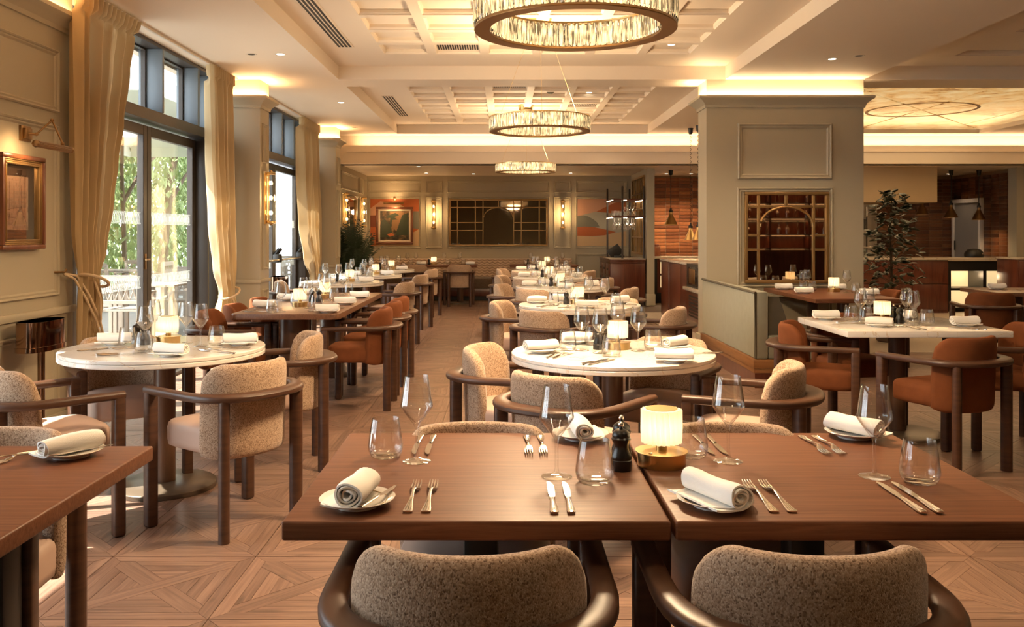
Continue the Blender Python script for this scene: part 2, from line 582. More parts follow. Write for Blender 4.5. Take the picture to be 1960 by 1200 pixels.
    L(tc.outputs['Object'], n.inputs['Vector'])
    rp = nt.nodes.new('ShaderNodeValToRGB')
    e = rp.color_ramp.elements
    e[0].position, e[0].color = 0.38, (0.022, 0.016, 0.008, 1)
    e[1].position, e[1].color = 0.68, (0.30, 0.16, 0.06, 1)
    x = e.new(0.52); x.color = (0.085, 0.055, 0.022, 1)
    L(n.outputs['Fac'], rp.inputs[0]); L(rp.outputs[0], b.inputs['Base Color'])
    M['landscape'] = m


special_materials()


# ------------------------------------------------------------------ mesh helpers
class MB:
    def __init__(self):
        self.bm = bmesh.new()
        self.uv = None
        self.tone = None

    def faces(self, verts, faces):
        vs_ = [self.bm.verts.new(v) for v in verts]
        out = []
        for f in faces:
            try:
                out.append(self.bm.faces.new([vs_[i] for i in f]))
            except ValueError:
                pass
        return out

    def box(self, x0, x1, y0, y1, z0, z1):
        v = [(x0, y0, z0), (x1, y0, z0), (x1, y1, z0), (x0, y1, z0), (x0, y0, z1), (x1, y0, z1), (x1, y1, z1), (x0, y1, z1)]
        self.faces(v, [(3, 2, 1, 0), (4, 5, 6, 7), (0, 1, 5, 4), (1, 2, 6, 5), (2, 3, 7, 6), (3, 0, 4, 7)])
        return self

    def rbox(self, x0, x1, y0, y1, z0, z1, b=0.005, seg=2):
        t = bmesh.new()
        bmesh.ops.create_cube(t, size=1)
        for v in t.verts:
            v.co = Vector(((x0 + x1) / 2 + v.co.x * (x1 - x0), (y0 + y1) / 2 + v.co.y * (y1 - y0), (z0 + z1) / 2 + v.co.z * (z1 - z0)))
        bmesh.ops.bevel(t, geom=t.edges[:], offset=b, segments=seg, affect='EDGES', profile=0.5)
        self.merge(t)
        return self

    def merge(self, t, mtx=None):
        mp = {}
        for v in t.verts:
            mp[v] = self.bm.verts.new(mtx @ v.co if mtx else v.co)
        for f in t.faces:
            try:
                self.bm.faces.new([mp[v] for v in f.verts])
            except ValueError:
                pass
        t.free()

    def lathe(self, prof, seg=24, c=(0, 0, 0), closed=False, wob=None):
        rings = []
        for (r, z) in prof:
            if r < 1e-6:
                rings.append([self.bm.verts.new((c[0], c[1], c[2] + z))])
            else:
                ring = []
                for i in range(seg):
                    a = 2 * PI * i / seg
                    rr = r * (wob(a) if wob else 1)
                    ring.append(self.bm.verts.new((c[0] + rr * math.cos(a), c[1] + rr * math.sin(a), c[2] + z)))
                rings.append(ring)
        for a, b in zip(rings, rings[1:]):
            for i in range(seg):
                j = (i + 1) % seg
                if len(a) == 1 and len(b) == 1:
                    continue
                if len(a) == 1:
                    self.bm.faces.new((a[0], b[j], b[i]))
                elif len(b) == 1:
                    self.bm.faces.new((a[i], a[j], b[0]))
                else:
                    self.bm.faces.new((a[i], a[j], b[j], b[i]))
        if closed:
            if len(rings[0]) > 1:
                self.bm.faces.new(list(reversed(rings[0])))
            if len(rings[-1]) > 1:
                self.bm.faces.new(rings[-1])
        return self

    def cyl(self, c, r, h, seg=20, r2=None):
        r2 = r if r2 is None else r2
        return self.lathe([(r, 0), (r2, h)], seg, c, True)

    def tube(self, pts, r, seg=8, closed_loop=False, rs=None):
        pts = [Vector(p) for p in pts]
        n = len(pts)
        rings = []
        up = Vector((0, 0, 1))
        for i, p in enumerate(pts):
            if closed_loop:
                d = (pts[(i + 1) % n] - pts[i - 1]).normalized()
            else:
                d = (pts[min(i + 1, n - 1)] - pts[max(i - 1, 0)]).normalized()
            u = up if abs(d.dot(up)) < 0.95 else Vector((1, 0, 0))
            s = d.cross(u).normalized()
            t = s.cross(d).normalized()
            rr = rs[i] if rs else r
            rings.append([self.bm.verts.new(p + s * rr * math.cos(2 * PI * k / seg) + t * rr * math.sin(2 * PI * k / seg)) for k in range(seg)])
        rng = range(n) if closed_loop else range(n - 1)
        for i in rng:
            a, b = rings[i], rings[(i + 1) % n]
            for k in range(seg):
                j = (k + 1) % seg
                self.bm.faces.new((a[k], a[j], b[j], b[k]))
        if not closed_loop:
            self.bm.faces.new(list(reversed(rings[0])))
            self.bm.faces.new(rings[-1])
        return self

    def sweep(self, pts, secs, closed_loop=False):
        """pts: path points, secs: for each point a list of (side, up) section coords; up = +Z"""
        pts = [Vector(p) for p in pts]
        n = len(pts)
        rings = []
        for i, p in enumerate(pts):
            if closed_loop:
                d = (pts[(i + 1) % n] - pts[i - 1])
            else:
                d = pts[min(i + 1, n - 1)] - pts[max(i - 1, 0)]
            d.normalize()
            s = d.cross(Vector((0, 0, 1))).normalized()
            t = s.cross(d).normalized()
            rings.append([self.bm.verts.new(p + s * a + t * b) for (a, b) in secs[i]])
        m_ = len(secs[0])
        for i in (range(n) if closed_loop else range(n - 1)):
            a, b = rings[i], rings[(i + 1) % n]
            for k in range(m_):
                j = (k + 1) % m_
                self.bm.faces.new((a[k], a[j], b[j], b[k]))
        if not closed_loop:
            self.bm.faces.new(list(reversed(rings[0])))
            self.bm.faces.new(rings[-1])
        return self

    def prism(self, poly, z0, z1):
        n = len(poly)
        a = [self.bm.verts.new((x, y, z0)) for x, y in poly]
        b = [self.bm.verts.new((x, y, z1)) for x, y in poly]
        self.bm.faces.new(list(reversed(a)))
        self.bm.faces.new(b)
        for i in range(n):
            j = (i + 1) % n
            self.bm.faces.new((a[i], a[j], b[j], b[i]))
        return self

    def grid(self, fn, nu, nv, close_u=False):
        g = [[self.bm.verts.new(fn(i / (nu if close_u else nu - 1), j / (nv - 1))) for j in range(nv)] for i in range(nu)]
        for i in range(nu if close_u else nu - 1):
            for j in range(nv - 1):
                k = (i + 1) % nu
                self.bm.faces.new((g[i][j], g[k][j], g[k][j + 1], g[i][j + 1]))
        return g

    def transform(self, mtx):
        bmesh.ops.transform(self.bm, matrix=mtx, verts=self.bm.verts[:])
        return self

    def mesh(self, name, m, smooth=40):
        bmesh.ops.recalc_face_normals(self.bm, faces=self.bm.faces[:])
        me = bpy.data.meshes.new(name)
        self.bm.to_mesh(me)
        self.bm.free()
        if smooth:
            me.polygons.foreach_set('use_smooth', [True] * len(me.polygons))
            me.set_sharp_from_angle(angle=R(smooth))
        if m is not None:
            me.materials.append(m)
        return me


def new(name, me, parent=None, loc=None, rot=None):
    o = bpy.data.objects.new(name, me)
    COL.objects.link(o)
    if parent is not None:
        o.parent = parent
    if loc is not None:
        o.location = loc
    if rot is not None:
        o.rotation_euler = rot
    return o


def tag(o, label, cat, group=None, kind=None):
    if label:
        o['label'] = label
    if cat:
        o['category'] = cat
    if group:
        o['group'] = group
    if kind:
        o['kind'] = kind
    return o


def thing(name, label, cat, loc=(0, 0, 0), rz=0.0, group=None):
    o = new(name, None, None, loc, (0, 0, rz))
    o.empty_display_size = 0.05
    return tag(o, label, cat, group)


def single(name, me, label, cat, loc=(0, 0, 0), rz=0.0, group=None, rot=None):
    return tag(new(name, me, None, loc, rot or (0, 0, rz)), label, cat, group)


def struct(name, me, parent=None, loc=None, rot=None):
    o = new(name, me, parent, loc, rot)
    o['kind'] = 'structure'
    return o


def make(proto, name, label, cat, loc, rz=0.0, group=None):
    """a thing from a list of (part name, mesh, loc, rot, [subparts])"""
    t = thing(name, label, cat, loc, rz, group)
    for p in proto:
        o = new(p[0], p[1], t, p[2] if len(p) > 2 else None, p[3] if len(p) > 3 else None)
        for q in (p[4] if len(p) > 4 else ()):
            new(q[0], q[1], o, q[2] if len(q) > 2 else None, q[3] if len(q) > 3 else None)
    return t


def boxm(name, m, *b, bevel=0.0):
    mb = MB()
    if bevel:
        mb.rbox(*b, b=bevel)
    else:
        mb.box(*b)
    return mb.mesh(name, m)


def ell(hw, hh, n=10, p=2.6, ox=0.0):
    """superellipse section"""
    out = []
    for i in range(n):
        a = 2 * PI * (i + 0.5) / n
        c, s = math.cos(a), math.sin(a)
        out.append((ox + hw * math.copysign(abs(c) ** (2 / p), c), hh * math.copysign(abs(s) ** (2 / p), s)))
    return out


# ================================================================== THE SETTING
def moulding(parent, kind, plane, a0, a1, b0, b1, m='sage', w=0.045, d=0.022, name='panel_moulding'):
    """a mitred picture-frame moulding lying on a wall"""
    def mp(a, b, p):
        if kind == 'ny':
            return (a, plane - p, b)
        if kind == 'px':
            return (plane + p, a, b)
        return (plane - p, a, b)
    prof = [(0, -0.002), (0, d * 0.55), (w * 0.18, d), (w * 0.36, d * 0.75), (w * 0.45, d * 0.35), (w * 0.7, d * 0.5), (w * 0.85, d * 0.2), (w, -0.002)]
    mb = MB()
    rings = []
    for (i, p) in prof:
        rings.append([mb.bm.verts.new(mp(*q, p)) for q in ((a0 + i, b0 + i), (a1 - i, b0 + i), (a1 - i, b1 - i), (a0 + i, b1 - i))])
    for r, s in zip(rings, rings[1:]):
        for k in range(4):
            j = (k + 1) % 4
            mb.bm.faces.new((r[k], r[j], s[j], s[k]))
    return new(name, mb.mesh(name, M[m], 25), parent)


def strip_profile(parent, name, m, path, prof, loop=False):
    """sweep a profile (side, up) along a path"""
    mb = MB()
    mb.sweep(path, [prof] * len(path), loop)
    return new(name, mb.mesh(name, M[m], 25), parent)


# ---- floor: a dark bed, oak parquet tiles laid on it, terrazzo by the bar
floor = struct('floor', boxm('floor', M['joint'], -3.4, 10.2, -3.0, 18.8, -0.12, -0.006))


def inset(poly, g):
    n = len(poly)
    c = Vector((sum(p[0] for p in poly) / n, sum(p[1] for p in poly) / n))
    out = []
    L_ = []
    for i in range(n):
        p, q = Vector(poly[i]), Vector(poly[(i + 1) % n])
        d = (q - p).normalized()
        nn = Vector((-d.y, d.x))
        if (c - p).dot(nn) < 0:
            nn = -nn
        L_.append((p + nn * g, d))
    for i in range(n):
        p, d = L_[i - 1]
        q, e = L_[i]
        cr = d.x * e.y - d.y * e.x
        if abs(cr) < 1e-6:
            out.append(tuple(q))
            continue
        t = ((q.x - p.x) * e.y - (q.y - p.y) * e.x) / cr
        out.append(tuple(p + d * t))
    return out


def tile_pieces():
    h, s, q = 0.2990, 0.245, 0.060
    ps = []
    def rot(poly, k):
        for _ in range(k):
            poly = [(-y, x) for x, y in poly]
        return poly
    for k in range(4):
        ps.append((rot([(-h, -h), (h, -h), (s, -s), (-s, -s)], k), (1, 0) if k % 2 == 0 else (0, 1)))
    r2 = math.sqrt(0.5)
    ps.append(([(-s, -s), (-s + q, -s), (s, s - q), (s, s), (s - q, s), (-s, -s + q)], (r2, r2)))
    hb = [(s, -s), (s, -s + q), (q, 0), (0, -q), (s - q, -s)]
    ps.append((hb, (r2, -r2)))
    ps.append((rot(hb, 2), (r2, -r2)))
    for k in range(4):
        cuts = [q, q + (s - q) * 0.45, q + (s - q) * 0.74, s]
        for a, b in zip(cuts, cuts[1:]):
            # strip a<=x<=b of the triangle x-|y|>=q
            ya, yb = a - q, b - q
            poly = [(a, -ya), (b, -yb), (b, yb), (a, ya)] if ya > 1e-6 else [(a, 0), (b, -yb), (b, yb)]
            ps.append((rot(poly, k), (0, 1) if k % 2 == 0 else (1, 0)))
    return [(inset(p, 0.0007), d) for p, d in ps]


PIECES = tile_pieces()


def plank_mesh(name, pieces, rnd, off=(0, 0), mb=None):
    mb = mb or MB()
    bm = mb.bm
    uv = bm.loops.layers.uv.get('UVMap') or bm.loops.layers.uv.new('UVMap')
    tn = bm.faces.layers.float.get('tone') or bm.faces.layers.float.new('tone')
    for poly, d in pieces:
        t = rnd.random()
        u0, v0 = rnd.random() * 40, rnd.random() * 40
        z = rnd.uniform(-0.0005, 0.0003)
        pts = [(p[0] + off[0], p[1] + off[1]) for p in poly]
        a = [bm.verts.new((x, y, z)) for x, y in pts]
        b = [bm.verts.new((x, y, -0.006)) for x, y in pts]
        fs = [bm.faces.new(a)]
        n = len(a)
        for i in range(n):
            j = (i + 1) % n
            fs.append(bm.faces.new((a[j], a[i], b[i], b[j])))
        for f in fs:
            f[tn] = t
            for lp in f.loops:
                x, y = lp.vert.co.x - off[0], lp.vert.co.y - off[1]
                lp[uv].uv = (u0 + x * d[0] + y * d[1], v0 - x * d[1] + y * d[0])
    return mb


rnd = random.Random(3)
TILE_VARIANTS = []
for k in range(10):
    TILE_VARIANTS.append(plank_mesh('t', PIECES, rnd).mesh('parquet_panel', M['oak'], 0))
tiles = []
for i in range(-4, 15):
    for j in range(-4, 25):
        x, y = -1.345 + 0.6 * i, 3.39 + 0.6 * j
        if x < -3.15 or x > 8.2 or y < 1.9 or y > 17.7:
            continue
        if abs(x - 0.0) > 0.60 * y + 0.7:
            continue
        if x > 2.0 and y > 10.0:
            continue
        if x > 5.5 and y > 9.6:
            continue
        tiles.append((x * x * 0.6 + y * y, x, y))
tiles.sort()
vis_first = [t for t in tiles if t[2] > 2.7 and t[1] < 2.4]
near = set(t[1:] for t in vis_first[:15])
stuff_mb = MB()
n_obj = 0
for (_, x, y) in tiles:
    if (x, y) in near:
        t = new('parquet_panel', None, floor, (x, y, 0))
        t.empty_display_size = 0.05
        for pc in PIECES:
            new('plank', plank_mesh('p', [pc], rnd).mesh('plank', M['oak'], 0), t)
    elif n_obj < 280:
        o = new('parquet_panel', rnd.choice(TILE_VARIANTS), floor, (x, y, 0), (0, 0, rnd.choice((0, PI / 2, PI, -PI / 2))))
        n_obj += 1
    else:
        plank_mesh('', PIECES, rnd, (x, y), stuff_mb)
if len(stuff_mb.bm.verts):
    o = new('far_parquet', stuff_mb.mesh('far_parquet', M['oak'], 0), floor)
    o['kind'] = 'stuff'
new('terrazzo_slab', boxm('terrazzo_slab', M['terrazzo'], 2.29, 8.3, 10.0, 15.05, -0.006, 0.002), floor)
new('floor_inlay', boxm('floor_inlay', M['bronze_in'], 2.21, 2.255, 10.0, 15.05, -0.006, 0.002), floor)
new('floor_inlay', boxm('floor_inlay', M['bronze_in'], 2.27, 2.288, 10.0, 15.05, -0.006, 0.002), floor)

# ---- ceiling: lower plane with trays cut into it
cb = MB()
for b in ((-3.45, -1.86, -3.0, 15.5), (-1.86, 2.47, 9.83, 10.32), (-1.86, 2.47, 15.2, 15.5), (-1.86, 2.47, -3.0, -1.4),
          (2.47, 4.02, -3.0, 15.5), (4.02, 10.2, 9.83, 10.4), (8.17, 10.2, 10.4, 15.5), (4.02, 8.17, 15.13, 15.5),
          (9.0, 10.2, -3.0, 9.83)):
    cb.box(b[0], b[1], b[2], b[3], HC, HC + 0.4)
ceiling = struct('ceiling', cb.mesh('ceiling', M['cream'], 0))
# tray tops
for b in ((-1.9, 2.5, -1.5, 9.9), (-1.9, 2.5, 10.25, 15.3), (4.0, 9.05, -3.0, 9.9), (4.0, 8.2, 10.3, 15.2)):
    new('tray_top', boxm('tray_top', M['cream'], b[0], b[1], b[2], b[3], HT + 0.05, HT + 0.12), ceiling)


def coffers(x0, y0, nx, ny, p, tx0, tx1, ty0, ty1, hw=0.046):
    """battens and plain borders hung under a tray top: the recesses between them are the coffers"""
    x1, y1 = x0 + nx * p, y0 + ny * p
    for b in ((tx0, x0 + hw, ty0, ty1), (x1 - hw, tx1, ty0, ty1), (x0 + hw, x1 - hw, ty0, y0 + hw), (x0 + hw, x1 - hw, y1 - hw, ty1)):
        new('tray_border', boxm('tray_border', M['cream'], b[0], b[1], b[2], b[3], HT, HT + 0.05), ceiling)
    longm = boxm('ceiling_batten', M['cream'], -hw, hw, 0, y1 - y0 - 2 * hw, 0, 0.05)
    short = boxm('ceiling_batten', M['cream'], hw, p - hw, -hw, hw, 0, 0.05)
    for i in range(1, nx):
        new('ceiling_batten', longm, ceiling, (x0 + i * p, y0 + hw, HT))
    for j in range(1, ny):
        for i in range(nx):
            new('ceiling_batten', short, ceiling, (x0 + i * p, y0 + j * p, HT))
    # stepped inner moulding in each coffer
    mb = MB()
    prof = [(hw - 0.001, 0.0), (hw + 0.012, 0.014), (hw + 0.012, 0.05)]
    rings = []
    for (i, z) in prof:
        rings.append([mb.bm.verts.new(v) for v in ((i, i, z), (p - i, i, z), (p - i, p - i, z), (i, p - i, z))])
    for r, s in zip(rings, rings[1:]):
        for k in range(4):
            j = (k + 1) % 4
            mb.bm.faces.new((r[k], r[j], s[j], s[k]))
    me = mb.mesh('coffer_moulding', M['cream'], 0)
    for i in range(nx):
        for j in range(ny):
            new('coffer_moulding', me, ceiling, (x0 + i * p, y0 + j * p, HT + 0.006))


coffers(-1.30, 9.22 - 17 * 0.546, 6, 17, 0.546, -1.86, 2.47, -1.4, 9.83)
coffers(-1.30, 14.86 - 8 * 0.546, 6, 8, 0.546, -1.86, 2.47, 10.32, 15.2)
coffers(4.7, 9.3 - 6 * 1.1, 3, 6, 1.1, 4.02, 9.0, -3.0, 9.83)

# bulkhead above the rear zone, with a cove ledge, and the low rear ceiling
bh = MB()
bh.box(-3.0, 10.2, 15.5, 15.7, 2.57, 3.5)
bh.box(-2.9, 10.2, 15.30, 15.5, 2.57, 2.86)
bulk = struct('wall_bulkhead', bh.mesh('wall_bulkhead', M['cream'], 0))
new('cove_lip', boxm('cove_lip', M['cream'], -2.75, 10.2, 15.29, 15.31, 2.80, 2.885), bulk)
new('cove_bead', boxm('cove_bead', M['cream'], -2.75, 10.2, 15.27, 15.30, 2.775, 2.80), bulk)
struct('ceiling_rear', boxm('ceiling_rear', M['cream'], -3.0, 10.2, 15.45, 18.8, 2.57, 2.62))

# ---- left wall, pilasters, windows
wl = MB()
for b in ((-3.0, 0.9), (4.35, 6.3)):
    wl.box(-3.45, -3.1, b[0], b[1], 0, HC)
wall_left = struct('wall_left', wl.mesh('wall_left', M['sage'], 0))
CORN = [(0.0, 0.0), (0.015, 0.0), (0.02, 0.03), (0.035, 0.05), (0.06, 0.075), (0.085, 0.09), (0.095, 0.10), (0.095, 0.13), (0.0, 0.13)]


def cornice(parent, path, z, sgn=1, scale=1.0):
    prof = [(sgn * a * scale, b * scale) for a, b in CORN]
    return strip_profile(parent, 'cornice', 'sage', [(x, y, z) for x, y in path], prof)


def box_cornice(parent, x0, x1, y0, y1, z0, d=0.095):
    """cornice round a pier: stacked flaring courses"""
    mb = MB()
    rings = []
    for (o, z) in ((0, 0), (0.015, 0.0), (0.02, 0.03), (0.035, 0.05), (0.06, 0.075), (0.085, 0.09), (d, 0.10), (d, 0.125), (0.0, 0.125)):
        rings.append([mb.bm.verts.new(v) for v in ((x0 - o, y0 - o, z0 + z), (x1 + o, y0 - o, z0 + z), (x1 + o, y1 + o, z0 + z), (x0 - o, y1 + o, z0 + z))])
    for r, s in zip(rings, rings[1:]):
        for k in range(4):
            j = (k + 1) % 4
            mb.bm.faces.new((r[k], r[j], s[j], s[k]))
    return new('cornice', mb.mesh('cornice', M['sage'], 25), parent)


cornice(wall_left, [(-3.1, 4.35), (-3.1, 6.3)], 2.765, 1)
moulding(wall_left, 'px', -3.1, 4.5, 6.08, 2.19, 2.62)
moulding(wall_left, 'px', -3.1, 4.5, 6.08, 0.93, 2.10)
moulding(wall_left, 'px', -3.1, 4.5, 6.08, 0.18, 0.70)
new('dado_rail', boxm('dado_rail', M['sage'], -3.1, -3.07, 4.35, 6.3, 0.80, 0.85, bevel=0.008), wall_left)
new('baseboard', boxm('baseboard', M['sage'], -3.1, -3.08, 4.35, 6.3, 0.0, 0.12, bevel=0.004), wall_left)


def pilaster(n, y0, y1, xf=-2.74):
    o = struct('trim_%d' % n, boxm('trim', M['sage'], -3.4, xf, y0, y1, 0, HC))
    box_cornice(o, -3.3, xf, y0, y1, 2.765)
    w = y1 - y0
    moulding(o, 'px', xf, y0 + 0.07, y1 - 0.07, 2.16, 2.60, w=0.035)
    moulding(o, 'px', xf, y0 + 0.07, y1 - 0.07, 0.95, 2.06, w=0.035)
    moulding(o, 'px', xf, y0 + 0.07, y1 - 0.07, 0.18, 0.72, w=0.035)
    new('baseboard', boxm('baseboard', M['sage'], -3.3, xf + 0.02, y0 - 0.02, y1 + 0.02, 0.0, 0.12, bevel=0.004), o)
    new('dado_rail', boxm('dado_rail', M['sage'], -3.3, xf + 0.02, y0 - 0.02, y1 + 0.02, 0.80, 0.84, bevel=0.006), o)
    return o


pilaster(1, 9.83, 10.20)
pilaster(2, 14.24, 14.60)
# alcove: short return and its left wall
al = MB()
al.box(-3.45, -2.9, 14.60, 18.5, 0, HC)
wall_alcove = struct('wall_alcove', al.mesh('wall_alcove', M['sage'], 0))
moulding(wall_alcove, 'px', -2.9, 15.55, 17.35, 2.15, 2.47)
moulding(wall_alcove, 'px', -2.9, 17.45, 17.85, 2.15, 2.47)
moulding(wall_alcove, 'px', -2.9, 17.95, 18.4, 2.15, 2.47)
moulding(wall_alcove, 'px', -2.9, 15.55, 17.35, 1.05, 2.08)
moulding(wall_alcove, 'px', -2.9, 17.45, 17.85, 1.05, 2.08)
moulding(wall_alcove, 'px', -2.9, 17.95, 18.4, 1.05, 2.08)

XG = -3.3


def etched_band(parent, y0, y1, z0, z1):
    mb = MB()
    p = 0.034
    n = int((y1 - y0) / p)
    for i in range(n):
        c = y0 + (i + 0.5) * (y1 - y0) / n
        pts = [(XG + 0.006, c + 0.032 * math.cos(a), (z0 + z1) / 2 + (z1 - z0) / 2 * math.sin(a)) for a in [2 * PI * k / 14 for k in range(14)]]
        mb.tube(pts, 0.0013, 4, True)
    new('etched_band', mb.mesh('etched_band', M['frit']), parent)['kind'] = 'stuff'


def leaf(parent, y0, y1, handle=None, band=True):
    fw = 0.085
    mb = MB()
    for b in ((y0, y0 + fw, 0.03, 2.34), (y1 - fw, y1, 0.03, 2.34), (y0 + fw, y1 - fw, 0.03, 0.14), (y0 + fw, y1 - fw, 2.25, 2.34)):
        mb.rbox(XG - 0.03, XG + 0.03, b[0], b[1], b[2], b[3], 0.004)
    o = struct('door_%d' % (len([x for x in bpy.data.objects if x.name.startswith('door_')]) + 1), mb.mesh('door', M['frame'], 0))
    new('glass_pane', boxm('glass_pane', M['pane'], XG - 0.003, XG + 0.003, y0 + fw, y1 - fw, 0.14, 2.25), o)
    if band:
        etched_band(o, y0 + fw, y1 - fw, 1.44, 1.55)
        etched_band(o, y0 + fw, y1 - fw, 0.86, 0.97)
    if handle == 'lever':
        h = MB()
        h.rbox(XG + 0.03, XG + 0.036, y1 - 0.06, y1 - 0.025, 1.03, 1.17, 0.002)
        h.tube([(XG + 0.03, y1 - 0.04, 1.12), (XG + 0.07, y1 - 0.04, 1.12), (XG + 0.075, y1 - 0.14, 1.12)], 0.008, 8)
        new('door_handle', h.mesh('door_handle', M['brassdark']), o)
    if handle == 'bar':
        h = MB()
        h.tube([(XG + 0.11, y0 + 0.08, 0.98), (XG + 0.11, y1 - 0.08, 0.98)], 0.018, 10)
        new('push_bar', h.mesh('push_bar', M['steel']), o)
        for yy in (y0 + 0.05, y1 - 0.05):
            h = MB()
            h.rbox(XG + 0.03, XG + 0.12, yy - 0.035, yy + 0.035, 0.94, 1.06, 0.012)
            h.tube([(XG + 0.05, yy, 1.05), (XG + 0.11, yy + 0.02, 1.14)], 0.022, 8)
            new('push_bar_bracket', h.mesh('push_bar_bracket', M['black']), o)
    return o


def window(n, y0, y1, posts, leaves, side=(), handle=None):
    mb = MB()
    for b in ((y0, y1, 2.36, 2.46), (y0, y1, 3.045, HC), (y0, y1, -0.02, 0.03)):
        mb.rbox(XG - 0.06, XG + 0.16, b[0], b[1], b[2], b[3], 0.004)
    w = struct('window_%d' % n, mb.mesh('window', M['frame'], 0))
    for p in posts:
        new('mullion', boxm('mullion', M['skyfin'], XG - 0.05, XG + 0.17, p - 0.022, p + 0.022, 2.46, 3.045, bevel=0.003), w)
    for a, b in zip(posts, posts[1:]):
        new('pane', boxm('pane', M['pane'], XG - 0.003, XG + 0.003, a + 0.022, b - 0.022, 2.46, 3.045), w)
        # slim dark inner bead
        f = MB()
        for q in ((a + 0.022, a + 0.045, 2.46, 3.045), (b - 0.045, b - 0.022, 2.46, 3.045), (a + 0.045, b - 0.045, 2.46, 2.48), (a + 0.045, b - 0.045, 3.03, 3.045)):
            f.box(XG - 0.02, XG + 0.02, *q)
        new('pane_bead', f.mesh('pane_bead', M['frame'], 0), w)
    for (a, b) in side:
        new('jamb', boxm('jamb', M['frame'], XG - 0.05, XG + 0.16, a, b, 0.03, 2.36, bevel=0.004), w)
    k = 0
    for (a, b) in leaves:
        leaf(w, a, b, handle[k] if handle else None)
        k += 1
    return w


w0 = window(3, 0.9, 4.35, (0.93, 2.0, 3.2, 4.32), ((0.98, 2.1), (2.11, 3.2), (3.21, 4.29)), ((0.9, 0.97), (4.3, 4.35)))
w1 = window(1, 6.3, 9.83, (6.33, 7.25, 8.05, 8.98, 9.42, 9.80), ((6.79, 8.03), (8.04, 9.28)), ((6.3, 6.44), (6.70, 6.785), (9.285, 9.33), (9.56, 9.83)), ('lever', None))
for (a, b) in ((6.44, 6.70), (9.33, 9.56)):
    new('side_pane', boxm('side_pane', M['pane'], XG - 0.003, XG + 0.003, a, b, 0.03, 2.36), w1)
    etched_band(w1, a + 0.03, b - 0.09, 1.44, 1.55)
    etched_band(w1, a + 0.03, b - 0.09, 0.86, 0.97)
w2 = window(2, 10.2, 14.24, (10.23, 11.35, 12.35, 13.05, 13.75, 14.2), ((11.1, 12.45), (12.46, 13.82)), ((10.2, 10.5), (11.0, 11.09), (13.83, 14.24)), ('bar', 'bar'))
new('side_pane', boxm('side_pane', M['pane'], XG - 0.003, XG + 0.003, 10.5, 11.0, 0.03, 2.36), w2)
# plaster reveals between window head and ceiling
for (a, b) in ((0.9, 4.35), (6.3, 9.83), (10.2, 14.24)):
    struct('trim_4', boxm('trim', M['cream'], -3.45, -3.36, a, b, HC - 0.06, HC + 0.4))

# ---- column on the right, the back wall, the partition, remaining walls
column = struct('wall_column', boxm('wall_column', M['sage'], 2.26, 4.02, 9.83, 10.25, 0, HC))
box_cornice(column, 2.26, 4.02, 9.83, 10.25, 2.765)
moulding(column, 'ny', 9.83, 2.61, 3.66, 1.965, 2.585, w=0.06, d=0.03)
moulding(column, 'ny', 9.83, 2.60, 3.67, 0.755, 1.87, w=0.06, d=0.03)
moulding(column, 'ny', 9.83, 2.60, 3.67, 0.12, 0.66, w=0.06, d=0.03)
new('baseboard', boxm('baseboard', M['sage'], 2.23, 4.05, 9.80, 10.28, 0.0, 0.20, bevel=0.012), column)

YB = 18.5
wall_back = struct('wall_back', boxm('wall_back', M['sage'], -3.0, 2.8, YB, YB + 0.15, 0, 2.6))


def bx(x):
    return (x - 966) / 1680 * YB


def bz(y):
    return 1.36 + (446 - y) / 1680 * YB


COLS = ((705, 806), (815, 847), (856, 1052), (1060, 1093), (1102, 1200))
for a, b in COLS:
    moulding(wall_back, 'ny', YB, bx(a), bx(b), bz(369), bz(346), w=0.05)
    moulding(wall_back, 'ny', YB, bx(a), bx(b), bz(475), bz(377), w=0.05)
moulding(wall_back, 'ny', YB, bx(1102), bx(1200), bz(560), bz(486), w=0.05)

partition = struct('wall_partition', boxm('wall_partition', M['sage'], 2.66, 2.80, 16.40, 18.55, 0, 2.6))
new('baseboard', boxm('baseboard', M['sage'], 2.645, 2.815, 16.38, 16.9, 0, 0.22, bevel=0.01), partition)

# brick walls of the bar and the kitchen
BL, BH = 0.283, 0.0725
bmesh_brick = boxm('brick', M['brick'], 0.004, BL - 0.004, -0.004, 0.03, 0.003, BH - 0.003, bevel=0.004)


bmesh_brick_dimmed = boxm('brick', M['brick_dimmed'], 0.004, BL - 0.004, -0.004, 0.03, 0.003, BH - 0.003, bevel=0.004)


def brick_wall(name, x0, z0, nx, nz, at, rz, skip=None):
    w = struct(name, None, None, at, (0, 0, rz))
    new('grout_bed', boxm('grout_bed', M['grout'], x0 - 0.02, x0 + nx * BL + 0.02, 0.005, 0.14, 0, 2.6), w)
    for i in range(nx):
        for k in range(nz):
            x, z = x0 + i * BL, z0 + k * BH
            if skip and skip(x + BL / 2, z + BH / 2):
                continue
            new('brick', bmesh_brick if name == 'wall_bar' else bmesh_brick_dimmed, w, (x, 0, z))
    return w


